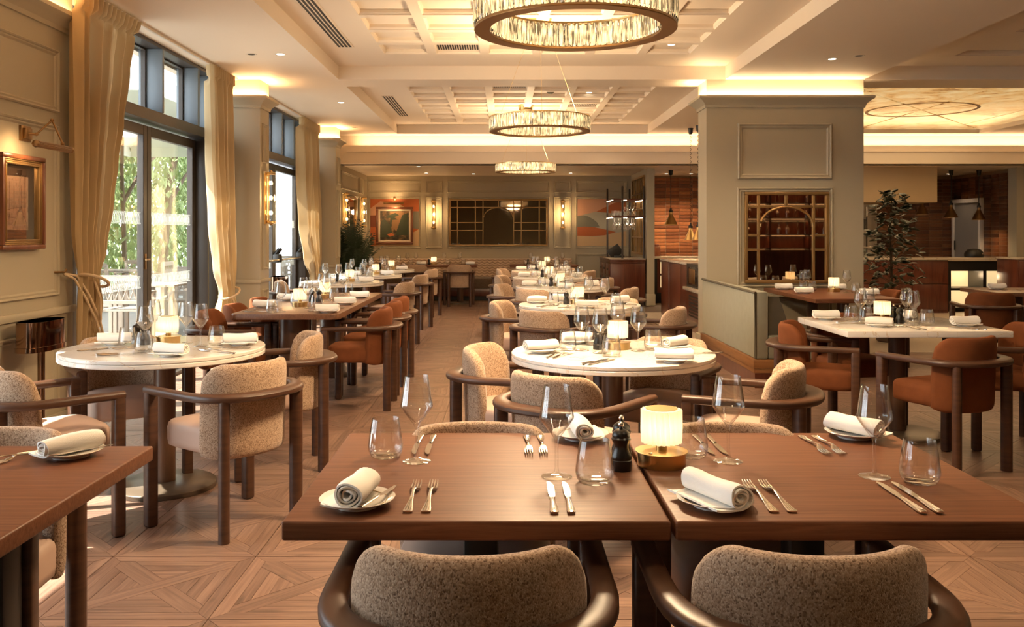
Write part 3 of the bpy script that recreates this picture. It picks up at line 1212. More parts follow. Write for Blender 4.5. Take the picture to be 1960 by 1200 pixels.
brick_wall('wall_bar', 0, 0.87, 8, 23, (2.85, 18.6, 0), 0)
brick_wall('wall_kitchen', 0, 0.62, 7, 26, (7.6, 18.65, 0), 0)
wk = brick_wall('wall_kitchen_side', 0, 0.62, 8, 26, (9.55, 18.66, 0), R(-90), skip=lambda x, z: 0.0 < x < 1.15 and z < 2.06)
struct('wall_right', boxm('wall_right', M['sage'], 10.0, 10.2, -3.0, 18.8, 0, 3.5))
ret = struct('wall_return', boxm('wall_return', M['sage'], 9.42, 10.1, 16.15, 16.42, 0, 2.6))
moulding(ret, 'ny', 16.15, 9.6, 10.0, 0.9, 2.2)
struct('wall_far', boxm('wall_far', M['sage'], 5.0, 7.7, 18.66, 18.8, 0, 2.6))
struct('wall_rear', boxm('wall_rear', M['sage'], -3.45, 10.2, -3.15, -3.0, 0, 3.5))
struct('floor_outside', boxm('floor_outside', M['patio'], -22, -3.45, -6, 30, -0.25, -0.10))


# ================================================================== FURNITURE PROTOTYPES
def rail_path():
    pts, ws = [], []
    for i in range(5):
        pts.append((0.272, 0.235 - i * 0.06)); ws.append(0.026)
    n = 22
    for i in range(n + 1):
        a = PI * i / n
        c_, s_ = math.cos(a), math.sin(a)
        pts.append((0.272 * math.copysign(abs(c_) ** 0.78, c_), -0.03 - 0.272 * abs(s_) ** 0.78))
        ws.append(0.027 + 0.017 * abs(s_) ** 1.5)
    for i in range(5):
        pts.append((-0.272, -0.005 + i * 0.06)); ws.append(0.026)
    return pts, ws


def chair_meshes(seat_m, back_m, tag_):
    pts, ws = rail_path()
    mb = MB()
    mb.sweep([(x, y, 0.632) for x, y in pts], [ell(w, 0.019, 14, 2.8) for w in ws])
    rail = mb.mesh('arm_rail', M['chairwood'])
    # front leg: squarish with rounded outer edge, mitred up into the rail
    mb = MB()
    mb.rbox(-0.0265, 0.0265, -0.026, 0.026, 0, 0.648, 0.012, 3)
    fleg = mb.mesh('leg', M['chairwood'])
    mb = MB()
    mb.prism(ell(0.025, 0.031, 16, 2.4), 0, 0.63)
    rleg = mb.mesh('leg', M['chairwood'])
    # backrest: curved upholstered shell with rounded top corners
    def back(u, v):
        # u along, v round the section (closed)
        s = (u - 0.5) * 2
        e = max(0.0, (abs(s) - 0.93) / 0.07)
        th = 0.030 * math.sqrt(max(0.0, 1 - e * e)) + 0.0008
        x = 0.208 * math.sin(s * 1.28) / math.sin(1.28)
        y = -0.222 + 0.140 * (abs(s) ** 2.1)
        # normal in plan
        ds = 0.01
        x2 = 0.208 * math.sin((s + ds) * 1.28) / math.sin(1.28)
        y2 = -0.222 + 0.140 * (abs(s + ds) ** 2.1)
        d = Vector((x2 - x, y2 - y)).normalized()
        nx, ny = d.y, -d.x
        tq = max(0.0, (abs(s) - 0.62) / 0.38)
        top = 0.772 - 0.125 * (1 - math.sqrt(max(0.0, 1 - tq * tq * 0.999)))
        bot = 0.345 + 0.02 * max(0.0, (abs(s) - 0.7) / 0.3) ** 2
        a = 2 * PI * v
        c, si = math.cos(a), math.sin(a)
        p = 8.0
        cc = math.copysign(abs(c) ** (2 / 2.6), c)
        ss = math.copysign(abs(si) ** (2 / p), si)
        hz = (top - bot) / 2
        z = (top + bot) / 2 + ss * hz
        # crown of the top edge narrower
        lean = -0.018 * max(0.0, (z - 0.5) / 0.27)
        return (x + nx * th * cc, y + ny * th * cc + lean, z)
    mb = MB()
    nu, nv = 33, 36
    g = [[mb.bm.verts.new(back(i / (nu - 1), j / nv)) for j in range(nv)] for i in range(nu)]
    for i in range(nu - 1):
        for j in range(nv):
            k = (j + 1) % nv
            mb.bm.faces.new((g[i][j], g[i + 1][j], g[i + 1][k], g[i][k]))
    mb.bm.faces.new([g[0][j] for j in range(nv)])
    mb.bm.faces.new([g[-1][j] for j in reversed(range(nv))])
    backr = mb.mesh('backrest', back_m, 70)
    # seat: upholstered pad
    def seat(u, v):
        a = 2 * PI * u
        c, s = math.cos(a), math.sin(a)
        p = 5.0
        hx = 0.225 - 0.02 * (0.5 - 0.5 * s)
        x = hx * math.copysign(abs(c) ** (2 / p), c)
        y = 0.005 + 0.222 * math.copysign(abs(s) ** (2 / p), s)
        prof = [(0.0, 0.365), (0.90, 0.365), (0.985, 0.375), (1.0, 0.40), (1.0, 0.455), (0.985, 0.472), (0.94, 0.484), (0.6, 0.493), (0.0, 0.496)]
        i = int(round(v * (len(prof) - 1)))
        r, z = prof[i]
        return (x * r, 0.005 + (y - 0.005) * r, z)
    mb = MB()
    nu, nv = 40, 9
    rows = []
    for j in range(nv):
        if j in (0, nv - 1):
            rows.append([mb.bm.verts.new(seat(0, j / (nv - 1)))])
        else:
            rows.append([mb.bm.verts.new(seat(i / nu, j / (nv - 1))) for i in range(nu)])
    for a, b in zip(rows, rows[1:]):
        for i in range(nu):
            k = (i + 1) % nu
            if len(a) == 1:
                mb.bm.faces.new((a[0], b[i], b[k]))
            elif len(b) == 1:
                mb.bm.faces.new((a[i], a[k], b[0]))
            else:
                mb.bm.faces.new((a[i], a[k], b[k], b[i]))
    seatm = mb.mesh('seat', seat_m, 60)
    return [('seat', seatm), ('backrest', backr), ('arm_rail', rail),
            ('leg', fleg, (0.270, 0.212, 0)), ('leg', fleg, (-0.270, 0.212, 0)),
            ('leg', rleg, (0.200, -0.248, 0), (0, 0, R(38))), ('leg', rleg, (-0.200, -0.248, 0), (0, 0, R(-38)))]


CHAIR_B = chair_meshes(M['pinkseat'], M['boucle'], 'b')
CHAIR_R = chair_meshes(M['rust'], M['rust'], 'r')


def chair(kind, x, y, fx, fy, label):
    proto = CHAIR_B if kind == 'b' else CHAIR_R
    rz = math.atan2(fy, fx) - PI / 2
    g = 'beige boucle dining chairs' if kind == 'b' else 'rust velvet dining chairs'
    return make(proto, 'dining_chair', label, 'chair', (x, y, 0), rz, g)


# ---- tables
def round_table_proto(r=0.52):
    top = MB()
    def slab(z0, z1):
        b = 0.004
        top.lathe([(0, z0), (r - b, z0), (r, z0 + b), (r, z1 - b), (r - b, z1), (0, z1)], 72)
    slab(0.729, 0.750)
    low = MB()
    b = 0.004
    low.lathe([(0, 0.705), (r - b, 0.705), (r, 0.709), (r, 0.724), (r - b, 0.728), (0, 0.728)], 72)
    ped = MB()
    ped.lathe([(0.055, 0.03), (0.055, 0.70)], 28, closed=True)
    ped.lathe([(0.20, 0.685), (0.20, 0.705)], 28, closed=True)
    base = MB()
    base.lathe([(0, 0), (0.262, 0), (0.265, 0.004), (0.265, 0.024), (0.258, 0.030), (0.10, 0.038), (0, 0.038)], 48)
    return [('tabletop', top.mesh('tabletop', M['marble'], 30)), ('lower_slab', low.mesh('lower_slab', M['marble'], 30)),
            ('pedestal', ped.mesh('pedestal', M['pedestal'])), ('base', base.mesh('base', M['pedbase']))]


ROUND = round_table_proto()


def rect_table_proto(w, d, m, th=0.042, bevel=0.006, corner=0.0, ped='column', peds=((0, 0),)):
    mb = MB()
    if corner:
        poly = []
        for (cx_, cy_, a0) in ((w / 2 - corner, d / 2 - corner, 0), (-w / 2 + corner, d / 2 - corner, 90), (-w / 2 + corner, -d / 2 + corner, 180), (w / 2 - corner, -d / 2 + corner, 270)):
            for k in range(7):
                a = R(a0 + 15 * k)
                poly.append((cx_ + corner * math.cos(a), cy_ + corner * math.sin(a)))
        t = MB()
        t.prism(poly, 0.75 - th, 0.75)
        bmesh.ops.bevel(t.bm, geom=[e for e in t.bm.edges if abs(e.verts[0].co.z - e.verts[1].co.z) < 1e-6], offset=bevel, segments=2, affect='EDGES', profile=0.5)
        mb = t
    else:
        mb.rbox(-w / 2, w / 2, -d / 2, d / 2, 0.75 - th, 0.75, bevel, 3)
    out = [('tabletop', mb.mesh('tabletop', M[m], 30))]
    for (px, py) in peds:
        if ped == 'column':
            p = MB()
            p.rbox(-0.045, 0.045, -0.045, 0.045, 0.012, 0.75 - th - 0.012, 0.012)
            p.box(-0.2, 0.2, -0.2, 0.2, 0.75 - th - 0.012, 0.75 - th)
            out.append(('pedestal', p.mesh('pedestal', M['black']), (px, py, 0)))
            b = MB()
            b.rbox(-0.22, 0.22, -0.22, 0.22, 0, 0.014, 0.005)
            out.append(('base', b.mesh('base', M['black']), (px, py, 0)))
        elif ped == 'round':
            p = MB()
            p.lathe([(0.06, 0.03), (0.06, 0.75 - th)], 28, closed=True)
            out.append(('pedestal', p.mesh('pedestal', M['pedestal']), (px, py, 0)))
            b = MB()
            b.lathe([(0, 0), (0.28, 0), (0.28, 0.024), (0.26, 0.03), (0, 0.04)], 40)
            out.append(('base', b.mesh('base', M['pedbase']), (px, py, 0)))
        else:
            p = MB()
            p.lathe([(0.112, 0.12), (0.112, 0.75 - th)], 32, closed=True)
            out.append(('pedestal', p.mesh('pedestal', M['pedestal']), (px, py, 0)))
            b = MB()
            b.lathe([(0, 0), (0.20, 0), (0.205, 0.006), (0.20, 0.02), (0.165, 0.045), (0.135, 0.08), (0.118, 0.12), (0, 0.12)], 36)
            out.append(('base', b.mesh('base', M['pedestal']), (px, py, 0)))
    return out


# ---- table lamps
def lamp_proto():
    s = MB()
    n = 22
    def shade_ring(z, tw, r):
        return [(r_ * math.cos(a), r_ * math.sin(a), z) for a, r_ in
                [(2 * PI * k / (2 * n) + tw, r if k % 2 == 0 else r - 0.0100) for k in range(2 * n)]]
    rings = [shade_ring(z, tw, r) for z, tw, r in ((0.060, 0.10, 0.0535), (0.09, 0.065, 0.0545), (0.12, 0.03, 0.0545), (0.1465, 0.0, 0.0545), (0.1475, 0.0, 0.050), (0.1475, 0.0, 0.035))]
    vr = [[s.bm.verts.new(v) for v in r] for r in rings]
    for a, b in zip(vr, vr[1:]):
        for i in range(2 * n):
            j = (i + 1) % (2 * n)
            s.bm.faces.new((a[i], a[j], b[j], b[i]))
    shade = s.mesh('lamp_shade', M['shade'], 20)
    cap = MB().lathe([(0.0, 0.1478), (0.041, 0.1478), (0.042, 0.1486), (0.0415, 0.1495), (0, 0.1500)], 36).mesh('top_disc', M['brass'])
    st = MB().lathe([(0.0145, 0.036), (0.0145, 0.075), (0.0, 0.075)], 24).mesh('stem', M['brass'])
    ba = MB().lathe([(0, 0), (0.0625, 0), (0.063, 0.002), (0.063, 0.034), (0.0685, 0.0355), (0.069, 0.037), (0.0685, 0.0385), (0, 0.0395)], 48).mesh('base', M['brass'])
    bt = MB().lathe([(0.0055, 0), (0.0055, 0.002), (0.004, 0.003), (0, 0.003)], 14).mesh('switch_button', M['brass'])
    return [('lamp_shade', shade), ('top_disc', cap), ('stem', st), ('base', ba), ('switch_button', bt, (-0.035, -0.038, 0.0392))]


LAMP = lamp_proto()


# ---- drinking glasses
def wineglass_mesh(seg=28):
    mb = MB()
    mb.lathe([(0, 0.0), (0.037, 0.0), (0.0385, 0.0015), (0.036, 0.003), (0.020, 0.006), (0.007, 0.011), (0.0043, 0.025), (0.0040, 0.080),
              (0.0050, 0.092), (0.0095, 0.1005), (0.0250, 0.121), (0.0380, 0.139), (0.0425, 0.1465), (0.0435, 0.150), (0.0425, 0.156), (0.0375, 0.188), (0.0315, 0.2285),
              (0.0311, 0.2292), (0.0306, 0.2285), (0.0366, 0.188), (0.0415, 0.156), (0.0424, 0.150), (0.0415, 0.1475), (0.037, 0.140), (0.024, 0.1225), (0.006, 0.105), (0, 0.1035)], seg)
    return mb.mesh('wine_glass', M['glass'], 50)


def tumbler_mesh(seg=28):
    mb = MB()
    mb.lathe([(0, 0.0), (0.033, 0.0), (0.0385, 0.003), (0.0445, 0.012), (0.0475, 0.024), (0.0475, 0.032), (0.0430, 0.068), (0.0365, 0.1045),
              (0.0361, 0.1052), (0.0356, 0.1045), (0.0418, 0.068), (0.0462, 0.032), (0.0460, 0.025), (0.0430, 0.015), (0.036, 0.0095), (0, 0.0085)], seg)
    return mb.mesh('tumbler', M['glass'], 50)


WINE = wineglass_mesh()
TUMB = tumbler_mesh()
WINE_FAR = wineglass_mesh(14)
TUMB_FAR = tumbler_mesh(14)


# ---- plates, napkins, cutlery, mills
def plate_protos():
    wob = lambda a: 1 + 0.018 * abs(math.cos(4 * a)) - 0.009
    mb = MB()
    prof = [(0, 0.004), (0.042, 0.004), (0.044, 0.0), (0.048, 0.0), (0.049, 0.005), (0.058, 0.007), (0.083, 0.018), (0.0845, 0.0195), (0.083, 0.0205), (0.060, 0.0105), (0.050, 0.0085), (0, 0.0085)]
    mb.lathe(prof, 64, wob=wob)
    pm = mb.mesh('plate', M['porcelain'], 40)
    pts = [(0.066 * (1 + 0.03 * abs(math.cos(4 * a))) * math.cos(a), 0.066 * (1 + 0.03 * abs(math.cos(4 * a))) * math.sin(a), 0.0135 + 0.0006) for a in [2 * PI * k / 64 for k in range(64)]]
    ln = MB().tube(pts, 0.0007, 4, True).mesh('rim_line', M['goldline'])
    return [('plate_body', pm), ('rim_line', ln)]


PLATE = plate_protos()


def napkin_mesh(seed, length=0.165, rad=0.030, tail=True):
    r = random.Random(seed)
    mb = MB()
    prof = []
    turns = 3.3
    n = 66
    for i in range(n + 1):
        t = i / n
        a = -PI * 0.5 + t * turns * 2 * PI
        rr = rad * (1.0 - 0.80 * t) * (1 + 0.05 * math.sin(3 * a + seed))
        prof.append((rr * 1.12 * math.cos(a), rad * 0.92 + rr * 0.92 * math.sin(a)))
    if tail:
        prof = [(-0.062, 0.006), (-0.050, 0.003), (-0.028, 0.001)] + prof
    ny = 9
    th = 0.0042
    def pt(i, j, off):
        x, z = prof[i]
        k = max(0, i - 1), min(len(prof) - 1, i + 1)
        dx, dz = prof[k[1]][0] - prof[k[0]][0], prof[k[1]][1] - prof[k[0]][1]
        l = math.hypot(dx, dz) or 1
        v = j / (ny - 1)
        sq = 1 + 0.05 * math.sin(v * 5 + seed) - (0.04 if j in (0, ny - 1) else 0)
        return ((x + dz / l * off) * sq, (v - 0.5) * length + 0.004 * math.sin(i * 0.45 + seed) * (1 if j in (0, ny - 1) else 0.2), (z - dx / l * off) * sq + 0.0008)
    A = [[mb.bm.verts.new(pt(i, j, th / 2)) for j in range(ny)] for i in range(len(prof))]
    B = [[mb.bm.verts.new(pt(i, j, -th / 2)) for j in range(ny)] for i in range(len(prof))]
    for i in range(len(prof) - 1):
        for j in range(ny - 1):
            mb.bm.faces.new((A[i][j], A[i + 1][j], A[i + 1][j + 1], A[i][j + 1]))
            mb.bm.faces.new((B[i][j], B[i][j + 1], B[i + 1][j + 1], B[i + 1][j]))
        mb.bm.faces.new((A[i][0], B[i][0], B[i + 1][0], A[i + 1][0]))
        mb.bm.faces.new((A[i][-1], A[i + 1][-1], B[i + 1][-1], B[i][-1]))
    for s in (0, -1):
        for j in range(ny - 1):
            mb.bm.faces.new((A[s][j], A[s][j + 1], B[s][j + 1], B[s][j]))
    return mb.mesh('napkin', M['linen'], 60)


NAPKINS = [napkin_mesh(1, 0.145, 0.031), napkin_mesh(2, 0.175, 0.029), napkin_mesh(5, 0.165, 0.027), napkin_mesh(9, 0.17, 0.028)]


def strip(mb, stations, seg=8):
    """a tapering bar along +Y: stations (y, halfwidth, thickness, z)"""
    rings = []
    for (y, hw, th, z) in stations:
        rings.append([mb.bm.verts.new((a, y, z + b)) for a, b in ell(hw, th / 2, seg, 2.6)])
    for a, b in zip(rings, rings[1:]):
        for k in range(seg):
            j = (k + 1) % seg
            mb.bm.faces.new((a[k], a[j], b[j], b[k]))
    mb.bm.faces.new(list(reversed(rings[0])))
    mb.bm.faces.new(rings[-1])


def fork_proto():
    h = MB()
    strip(h, [(-0.115, 0.0095, 0.004, 0.0035), (-0.110, 0.0115, 0.005, 0.003), (-0.09, 0.0100, 0.004, 0.0028), (-0.04, 0.0050, 0.004, 0.005), (0.0, 0.0035, 0.0042, 0.010), (0.025, 0.0036, 0.004, 0.0125), (0.036, 0.006, 0.003, 0.0110)])
    for dx in (-0.0045, 0, 0.0045):
        h.tube([(dx * 1.3, -0.106, 0.0058), (dx * 0.9, -0.07, 0.0058), (dx * 0.3, -0.02, 0.0105)], 0.0008, 4)
    hd = MB()
    strip(hd, [(0.034, 0.0055, 0.0028, 0.0112), (0.046, 0.0115, 0.0026, 0.0070), (0.060, 0.0122, 0.0024, 0.0045)])
    for k in range(4):
        x = -0.0099 + 0.0066 * k
        hd.tube([(x, 0.058, 0.0046), (x, 0.085, 0.0034), (x * 0.96, 0.105, 0.0058), (x * 0.94, 0.116, 0.0085)], 0.002, 6, rs=[0.0021, 0.0021, 0.0018, 0.0009])
    return [('handle', h.mesh('handle', M['steel'])), ('tines', hd.mesh('tines', M['steel']))]


def knife_proto():
    h = MB()
    strip(h, [(-0.120, 0.0075, 0.005, 0.0045), (-0.114, 0.0098, 0.007, 0.0045), (-0.09, 0.0088, 0.007, 0.0045), (-0.03, 0.0055, 0.006, 0.0045), (-0.012, 0.0050, 0.006, 0.0045)])
    for dx in (-0.004, 0, 0.004):
        h.tube([(dx, -0.110, 0.0082), (dx * 0.8, -0.06, 0.0080), (dx * 0.5, -0.02, 0.0078)], 0.0007, 4)
    b = MB()
    poly = [(-0.0048, -0.014), (0.0048, -0.014), (0.0085, 0.0), (0.0095, 0.05), (0.0085, 0.085), (0.004, 0.106), (-0.002, 0.116), (-0.0062, 0.112), (-0.0068, 0.02)]
    b.prism(poly, 0.0038, 0.0052)
    return [('handle', h.mesh('handle', M['steel'])), ('blade', b.mesh('blade', M['steel']))]


FORK, KNIFE = fork_proto(), knife_proto()


def spreader_proto():
    h = MB()
    strip(h, [(-0.085, 0.006, 0.004, 0), (-0.06, 0.006, 0.005, 0), (-0.005, 0.0035, 0.004, 0)])
    b = MB()
    b.prism([(-0.003, -0.006), (0.003, -0.006), (0.008, 0.02), (0.009, 0.055), (0.001, 0.085), (-0.004, 0.08), (-0.004, 0.01)], -0.0006, 0.0006)
    return [('handle', h.mesh('handle', M['steel'])), ('blade', b.mesh('blade', M['steel']))]


SPREADER = spreader_proto()


def mill_proto():
    b = MB().lathe([(0, 0), (0.0265, 0), (0.0275, 0.002), (0.0275, 0.026), (0.0255, 0.028), (0.0265, 0.031), (0.0262, 0.036), (0.0215, 0.047), (0.0185, 0.058), (0.0195, 0.068),
                    (0.0240, 0.076), (0.0255, 0.081), (0.0225, 0.085), (0.0235, 0.087), (0.0215, 0.096), (0.0140, 0.103), (0.006, 0.106), (0.0045, 0.110), (0, 0.110)], 28).mesh('mill_body', M['blackwood'])
    k = MB().lathe([(0, 0.108), (0.004, 0.1095), (0.0068, 0.1125), (0.0075, 0.1165), (0.0062, 0.1205), (0.003, 0.1230), (0, 0.1236)], 18).mesh('knob', M['steel'])
    return [('mill_body', b), ('knob', k)]


MILL = mill_proto()
TT = 0.7503


# ================================================================== PLACING TABLES, CHAIRS AND TABLEWARE
def place_lamp(x, y, tp, extra='', power=0.20):
    make(LAMP, 'table_lamp', ('lit brass table lamp on ' + tp + extra), 'lamp', (x, y, TT), 0, 'lit pleated table lamps')
    point('table_lamp_bulb', (x, y, TT + 0.10), power, (1.0, 0.80, 0.52), 0.012)


def place_mill(x, y, which, tp):
    make(MILL, 'pepper_mill', which + ' black wooden mill with steel knob on ' + tp, 'mill', (x, y, TT), 0, 'black salt and pepper mills')


def wine(x, y, place, tp, far=False):
    single('wine_glass', WINE_FAR if far else WINE, 'stemmed wine glass ' + place + ' on ' + tp, 'glass', (x, y, TT), 0, 'stemmed wine glasses')


def tumbler(x, y, place, tp, far=False):
    single('tumbler', TUMB_FAR if far else TUMB, 'water tumbler ' + place + ' on ' + tp, 'glass', (x, y, TT), 0, 'water tumblers')


nap_i = [0]


def plate_napkin(x, y, rot, place, tp, spread=False, var=None, tilt=0.0):
    make(PLATE, 'side_plate', 'white side plate ' + place + ' on ' + tp, 'plate', (x, y, TT), 0.3, 'scalloped side plates')
    k = nap_i[0] % 4 if var is None else var
    nap_i[0] += 1
    single('rolled_napkin', NAPKINS[k], 'rolled white napkin ' + place + ' on ' + tp, 'napkin',
           (x, y, TT + 0.0125), 0, 'rolled white napkins', (tilt, 0, R(rot)))
    if spread:
        dx, dy = math.cos(R(rot)), math.sin(R(rot))
        make(SPREADER, 'butter_knife', 'butter knife ' + place + ' on ' + tp, 'knife', (x + 0.050 * dx, y + 0.050 * dy, TT + 0.024), R(rot - 12), 'butter knives')


def fork(x, y, rot, place, tp):
    make(FORK, 'fork', 'steel fork ' + place + ' on ' + tp, 'fork', (x, y, TT), R(rot), 'steel dinner forks')


def knife(x, y, rot, place, tp):
    make(KNIFE, 'table_knife', 'steel knife ' + place + ' on ' + tp, 'knife', (x, y, TT), R(rot), 'steel table knives')


def setting(cx, cy, fx, fy, tp, who, k=1.0, cut=True, nap=0, spread=False, far=False, var=None, wine_dx=0.19, plate_f=0.11, glass=True):
    """a place laid for a diner facing (fx, fy) at the table edge (cx, cy)"""
    rx, ry = fy, -fx
    P = lambda a, b: (cx + a * k * rx + b * fx, cy + a * k * ry + b * fy)
    rz = math.degrees(math.atan2(fy, fx)) - 90
    plate_napkin(*P(-0.27, plate_f), rz + nap, who, tp, spread, var)
    if cut:
        fork(*P(-0.152, 0.17), rz, who + ', outer,', tp)
        fork(*P(-0.112, 0.17), rz, who + ', inner,', tp)
        knife(*P(0.168, 0.165), rz, who + ', inner,', tp)
        knife(*P(0.205, 0.165), rz, who + ', outer,', tp)
    if glass:
        wine(*P(wine_dx, 0.34), who, tp, far)
        tumbler(*P(wine_dx + 0.09, 0.29), who, tp, far)


# ---- foreground tables
T1, T2, T0 = 'the left foreground wood table', 'the right foreground wood table', 'the cropped table at bottom left'
make(rect_table_proto(0.825, 0.827, 'tablewood'), 'dining_table', 'square reddish brown wood table, left of the two foreground tables', 'table', (-0.0605, 2.2695, 0), 0, 'square wood tables')
make(rect_table_proto(0.815, 0.827, 'tablewood'), 'dining_table', 'square reddish brown wood table, right of the two foreground tables', 'table', (0.7695, 2.2695, 0), 0, 'square wood tables')
make(rect_table_proto(0.825, 0.827, 'tablewood', peds=((0.17, 0.05),)), 'dining_table', 'square reddish brown wood table cropped at the bottom left corner', 'table', (-1.42, 2.105, 0), 0, 'square wood tables')
setting(-0.06, 1.856, 0, 1, T1, 'near side', nap=-8, spread=True, var=0)
setting(-0.045, 2.683, 0, -1, T1, 'far side', nap=4, var=2, plate_f=0.075)
setting(0.74, 1.856, 0, 1, T2, 'near side', nap=26, spread=True, var=1, wine_dx=0.185)
setting(0.775, 2.683, 0, -1, T2, 'far side', nap=34, var=3, plate_f=0.06, wine_dx=0.178)
place_mill(0.300, 2.262, 'front', T1)
place_mill(0.312, 2.345, 'rear', T1)
place_lamp(0.4125, 2.31, T2, power=0.21)
plate_napkin(-1.185, 2.40, -32, 'far side', T0, True, 2)
fork(-1.335, 2.37, 150, 'left of pair,', T0)
fork(-1.30, 2.385, 150, 'right of pair,', T0)
chair('b', -0.07, 1.835, 0, 1, 'beige boucle chair seen from behind at the left foreground table')
chair('b', 0.595, 1.835, 0.0, 1, 'beige boucle chair seen from behind at the right foreground table')
chair('b', -0.08, 2.50, 0, -1, 'beige boucle chair tucked in on far side of left foreground table')
chair('b', 0.675, 2.50, 0, -1, 'beige boucle chair tucked in on far side of right foreground table')
chair('b', -1.50, 2.43, 0.05, -1, 'beige boucle chair beyond the cropped table at bottom left')

# ---- left round table by the curtain
TA = 'the near-left round table'
TAx, TAy = -1.82, 4.70
make(ROUND, 'round_table', 'round double-slab marble table beside the near curtain at left', 'table', (TAx, TAy, 0), 0, 'round marble tables')
plate_napkin(-2.13, 4.80, 100, 'at left', TA, True, 1)
plate_napkin(-1.66, 4.36, 78, 'at near side', TA, False, 3)
plate_napkin(-1.44, 4.78, 100, 'at right', TA, False, 1)
wine(-1.874, 4.58, 'nearest the camera', TA)
wine(-2.00, 5.00, 'behind the mills', TA)
wine(-1.76, 4.85, 'just right of the lamp', TA)
wine(-1.635, 4.72, 'second right of the lamp', TA)
tumbler(-2.02, 4.70, 'beside the left napkin', TA)
tumbler(-1.85, 4.50, 'before the mills', TA)
tumbler(-1.565, 4.77, 'beside the right napkin', TA)
place_lamp(-1.87, 4.88, TA)
place_mill(-1.965, 4.80, 'right', TA)
place_mill(-2.03, 4.84, 'left', TA)
fork(-2.10, 4.57, -70, 'left, outer,', TA)
fork(-2.04, 4.60, -62, 'left, inner,', TA)
knife(-1.93, 4.42, -78, 'front, inner,', TA)
knife(-1.91, 4.385, -78, 'front, outer,', TA)
fork(-1.50, 4.52, 60, 'near right, inner,', TA)
fork(-1.47, 4.49, 64, 'near right, outer,', TA)
knife(-1.50, 4.64, 100, 'right, inner,', TA)
knife(-1.46, 4.61, 100, 'right, outer,', TA)
chair('b', -1.31, 4.16, -0.80, 0.60, 'beige boucle chair seen from behind, nearest the left round table')
chair('b', -1.33, 5.12, -0.95, -0.3, 'beige boucle chair right of the left round table')
chair('b', -2.10, 4.87, 0.6, -0.8, 'beige boucle chair tucked under the left round table, facing camera')
chair('b', -2.075, 3.98, 0.70, 0.71, 'sunlit beige boucle chair at left edge by the round table')

# ---- long communal table
TB = 'the long communal table'
make(rect_table_proto(0.82, 2.39, 'tablewood2', corner=0.05, ped='flared', peds=((0, -0.86), (0, 0.62))), 'communal_table', 'long brown communal table with two round pedestals and rounded corners', 'table', (-1.66, 7.80, 0), 0)
place_lamp(-1.70, 7.29, TB, ', nearer one')
place_lamp(-1.68, 8.20, TB, ', farther one')
place_mill(-1.715, 7.80, 'left', TB)
place_mill(-1.645, 7.78, 'right', TB)
for i, yy in enumerate((6.95, 7.70, 8.45)):
    w = ('in the front row', 'in the middle row', 'in the back row')[i]
    setting(-1.25, yy, -1, 0, TB, 'on the aisle side ' + w, k=0.8, cut=(i == 0), nap=0, far=i > 0, var=1)
    setting(-2.07, yy, 1, 0, TB, 'on the window side ' + w, k=0.8, cut=(i == 0), nap=0, far=i > 0, var=1)
    chair('r', -1.15, (6.92, 7.57, 8.12)[i], -1, 0.04 * i, ('nearest', 'second', 'third')[i] + ' rust chair on the aisle side of the communal table')
    chair('r', (-2.08, -2.06, -2.05)[i], (6.70, 7.28, 8.0)[i], 1, 0.05, ('nearest', 'second', 'third')[i] + ' rust chair on the window side of the communal table')

# ---- round tables behind the communal table
names = (('first', 11.0), ('second', 12.95), ('third', 14.75))
for nm, yy in names:
    tp = nm + ' window-side small round table'
    cx_ = -2.04
    make(ROUND, 'round_table', nm + ' small round marble table behind the communal table', 'table', (cx_, yy, 0), 0, 'round marble tables')
    place_lamp(cx_ + (0.09 if nm == 'first' else 0.13), yy + 0.04, tp)
    plate_napkin(cx_ + 0.33, yy - 0.15, 90, 'on the aisle side', tp, False, 1)
    plate_napkin(cx_ - 0.1, yy - 0.36, 80, 'on the near side', tp, False, 2)
    for (dx, dy, pl) in ((0.0, -0.2, 'at front'), (-0.22, 0.05, 'at left'), (0.24, 0.12, 'at right'), (0.03, 0.26, 'at back')):
        wine(cx_ + dx, yy + dy, pl, tp, True)
        tumbler(cx_ + dx + 0.09, yy + dy - 0.04, pl, tp, True)
    place_mill(cx_ - 0.06, yy + 0.02, 'single', tp)
    chair('b', -1.36, yy - 0.38, -0.97, 0.25, 'beige boucle chair at the aisle side of ' + tp)
chair('b', -2.55, 10.75, 0.98, 0.2, 'beige boucle chair on window side of the first round table')

# ---- tables before the rear banquette
TF, TG = 'the left rear-banquette table', 'the right rear-banquette table'
make(rect_table_proto(1.5, 0.7, 'tablewood', ped='round', peds=((-0.35, 0), (0.42, 0))), 'dining_table', 'dark wood table before the left part of the rear banquette', 'table', (-1.28, 16.98, 0), 0)
make(rect_table_proto(1.3, 0.7, 'tablewood', ped='round', peds=((0, 0),)), 'dining_table', 'dark wood table before the right part of the rear banquette', 'table', (0.75, 16.98, 0), 0)
place_lamp(-1.37, 16.95, TF)
place_mill(-1.46, 16.92, 'single', TF)
for i, dx in enumerate((-1.88, -1.72, -1.17, -0.87)):
    wine(dx, 16.95 + 0.05 * (i % 2), ('first from left', 'second from left', 'third from left', 'fourth from left')[i], TF, True)
    tumbler(dx + 0.08, 16.85, ('first from left', 'second from left', 'third from left', 'fourth from left')[i], TF, True)
plate_napkin(-1.60, 16.85, 90, 'at left', TF, False, 1)
plate_napkin(-0.66, 16.85, 90, 'at right', TF, False, 2)
chair('b', -0.85, 16.42, -0.08, 1, 'beige boucle chair in front of the rear banquette at left')
chair('b', -1.65, 16.42, 0.05, 1, 'beige boucle chair half hidden before the rear banquette table')
place_lamp(0.82, 17.0, TG)
place_mill(0.45, 16.95, 'single', TG)
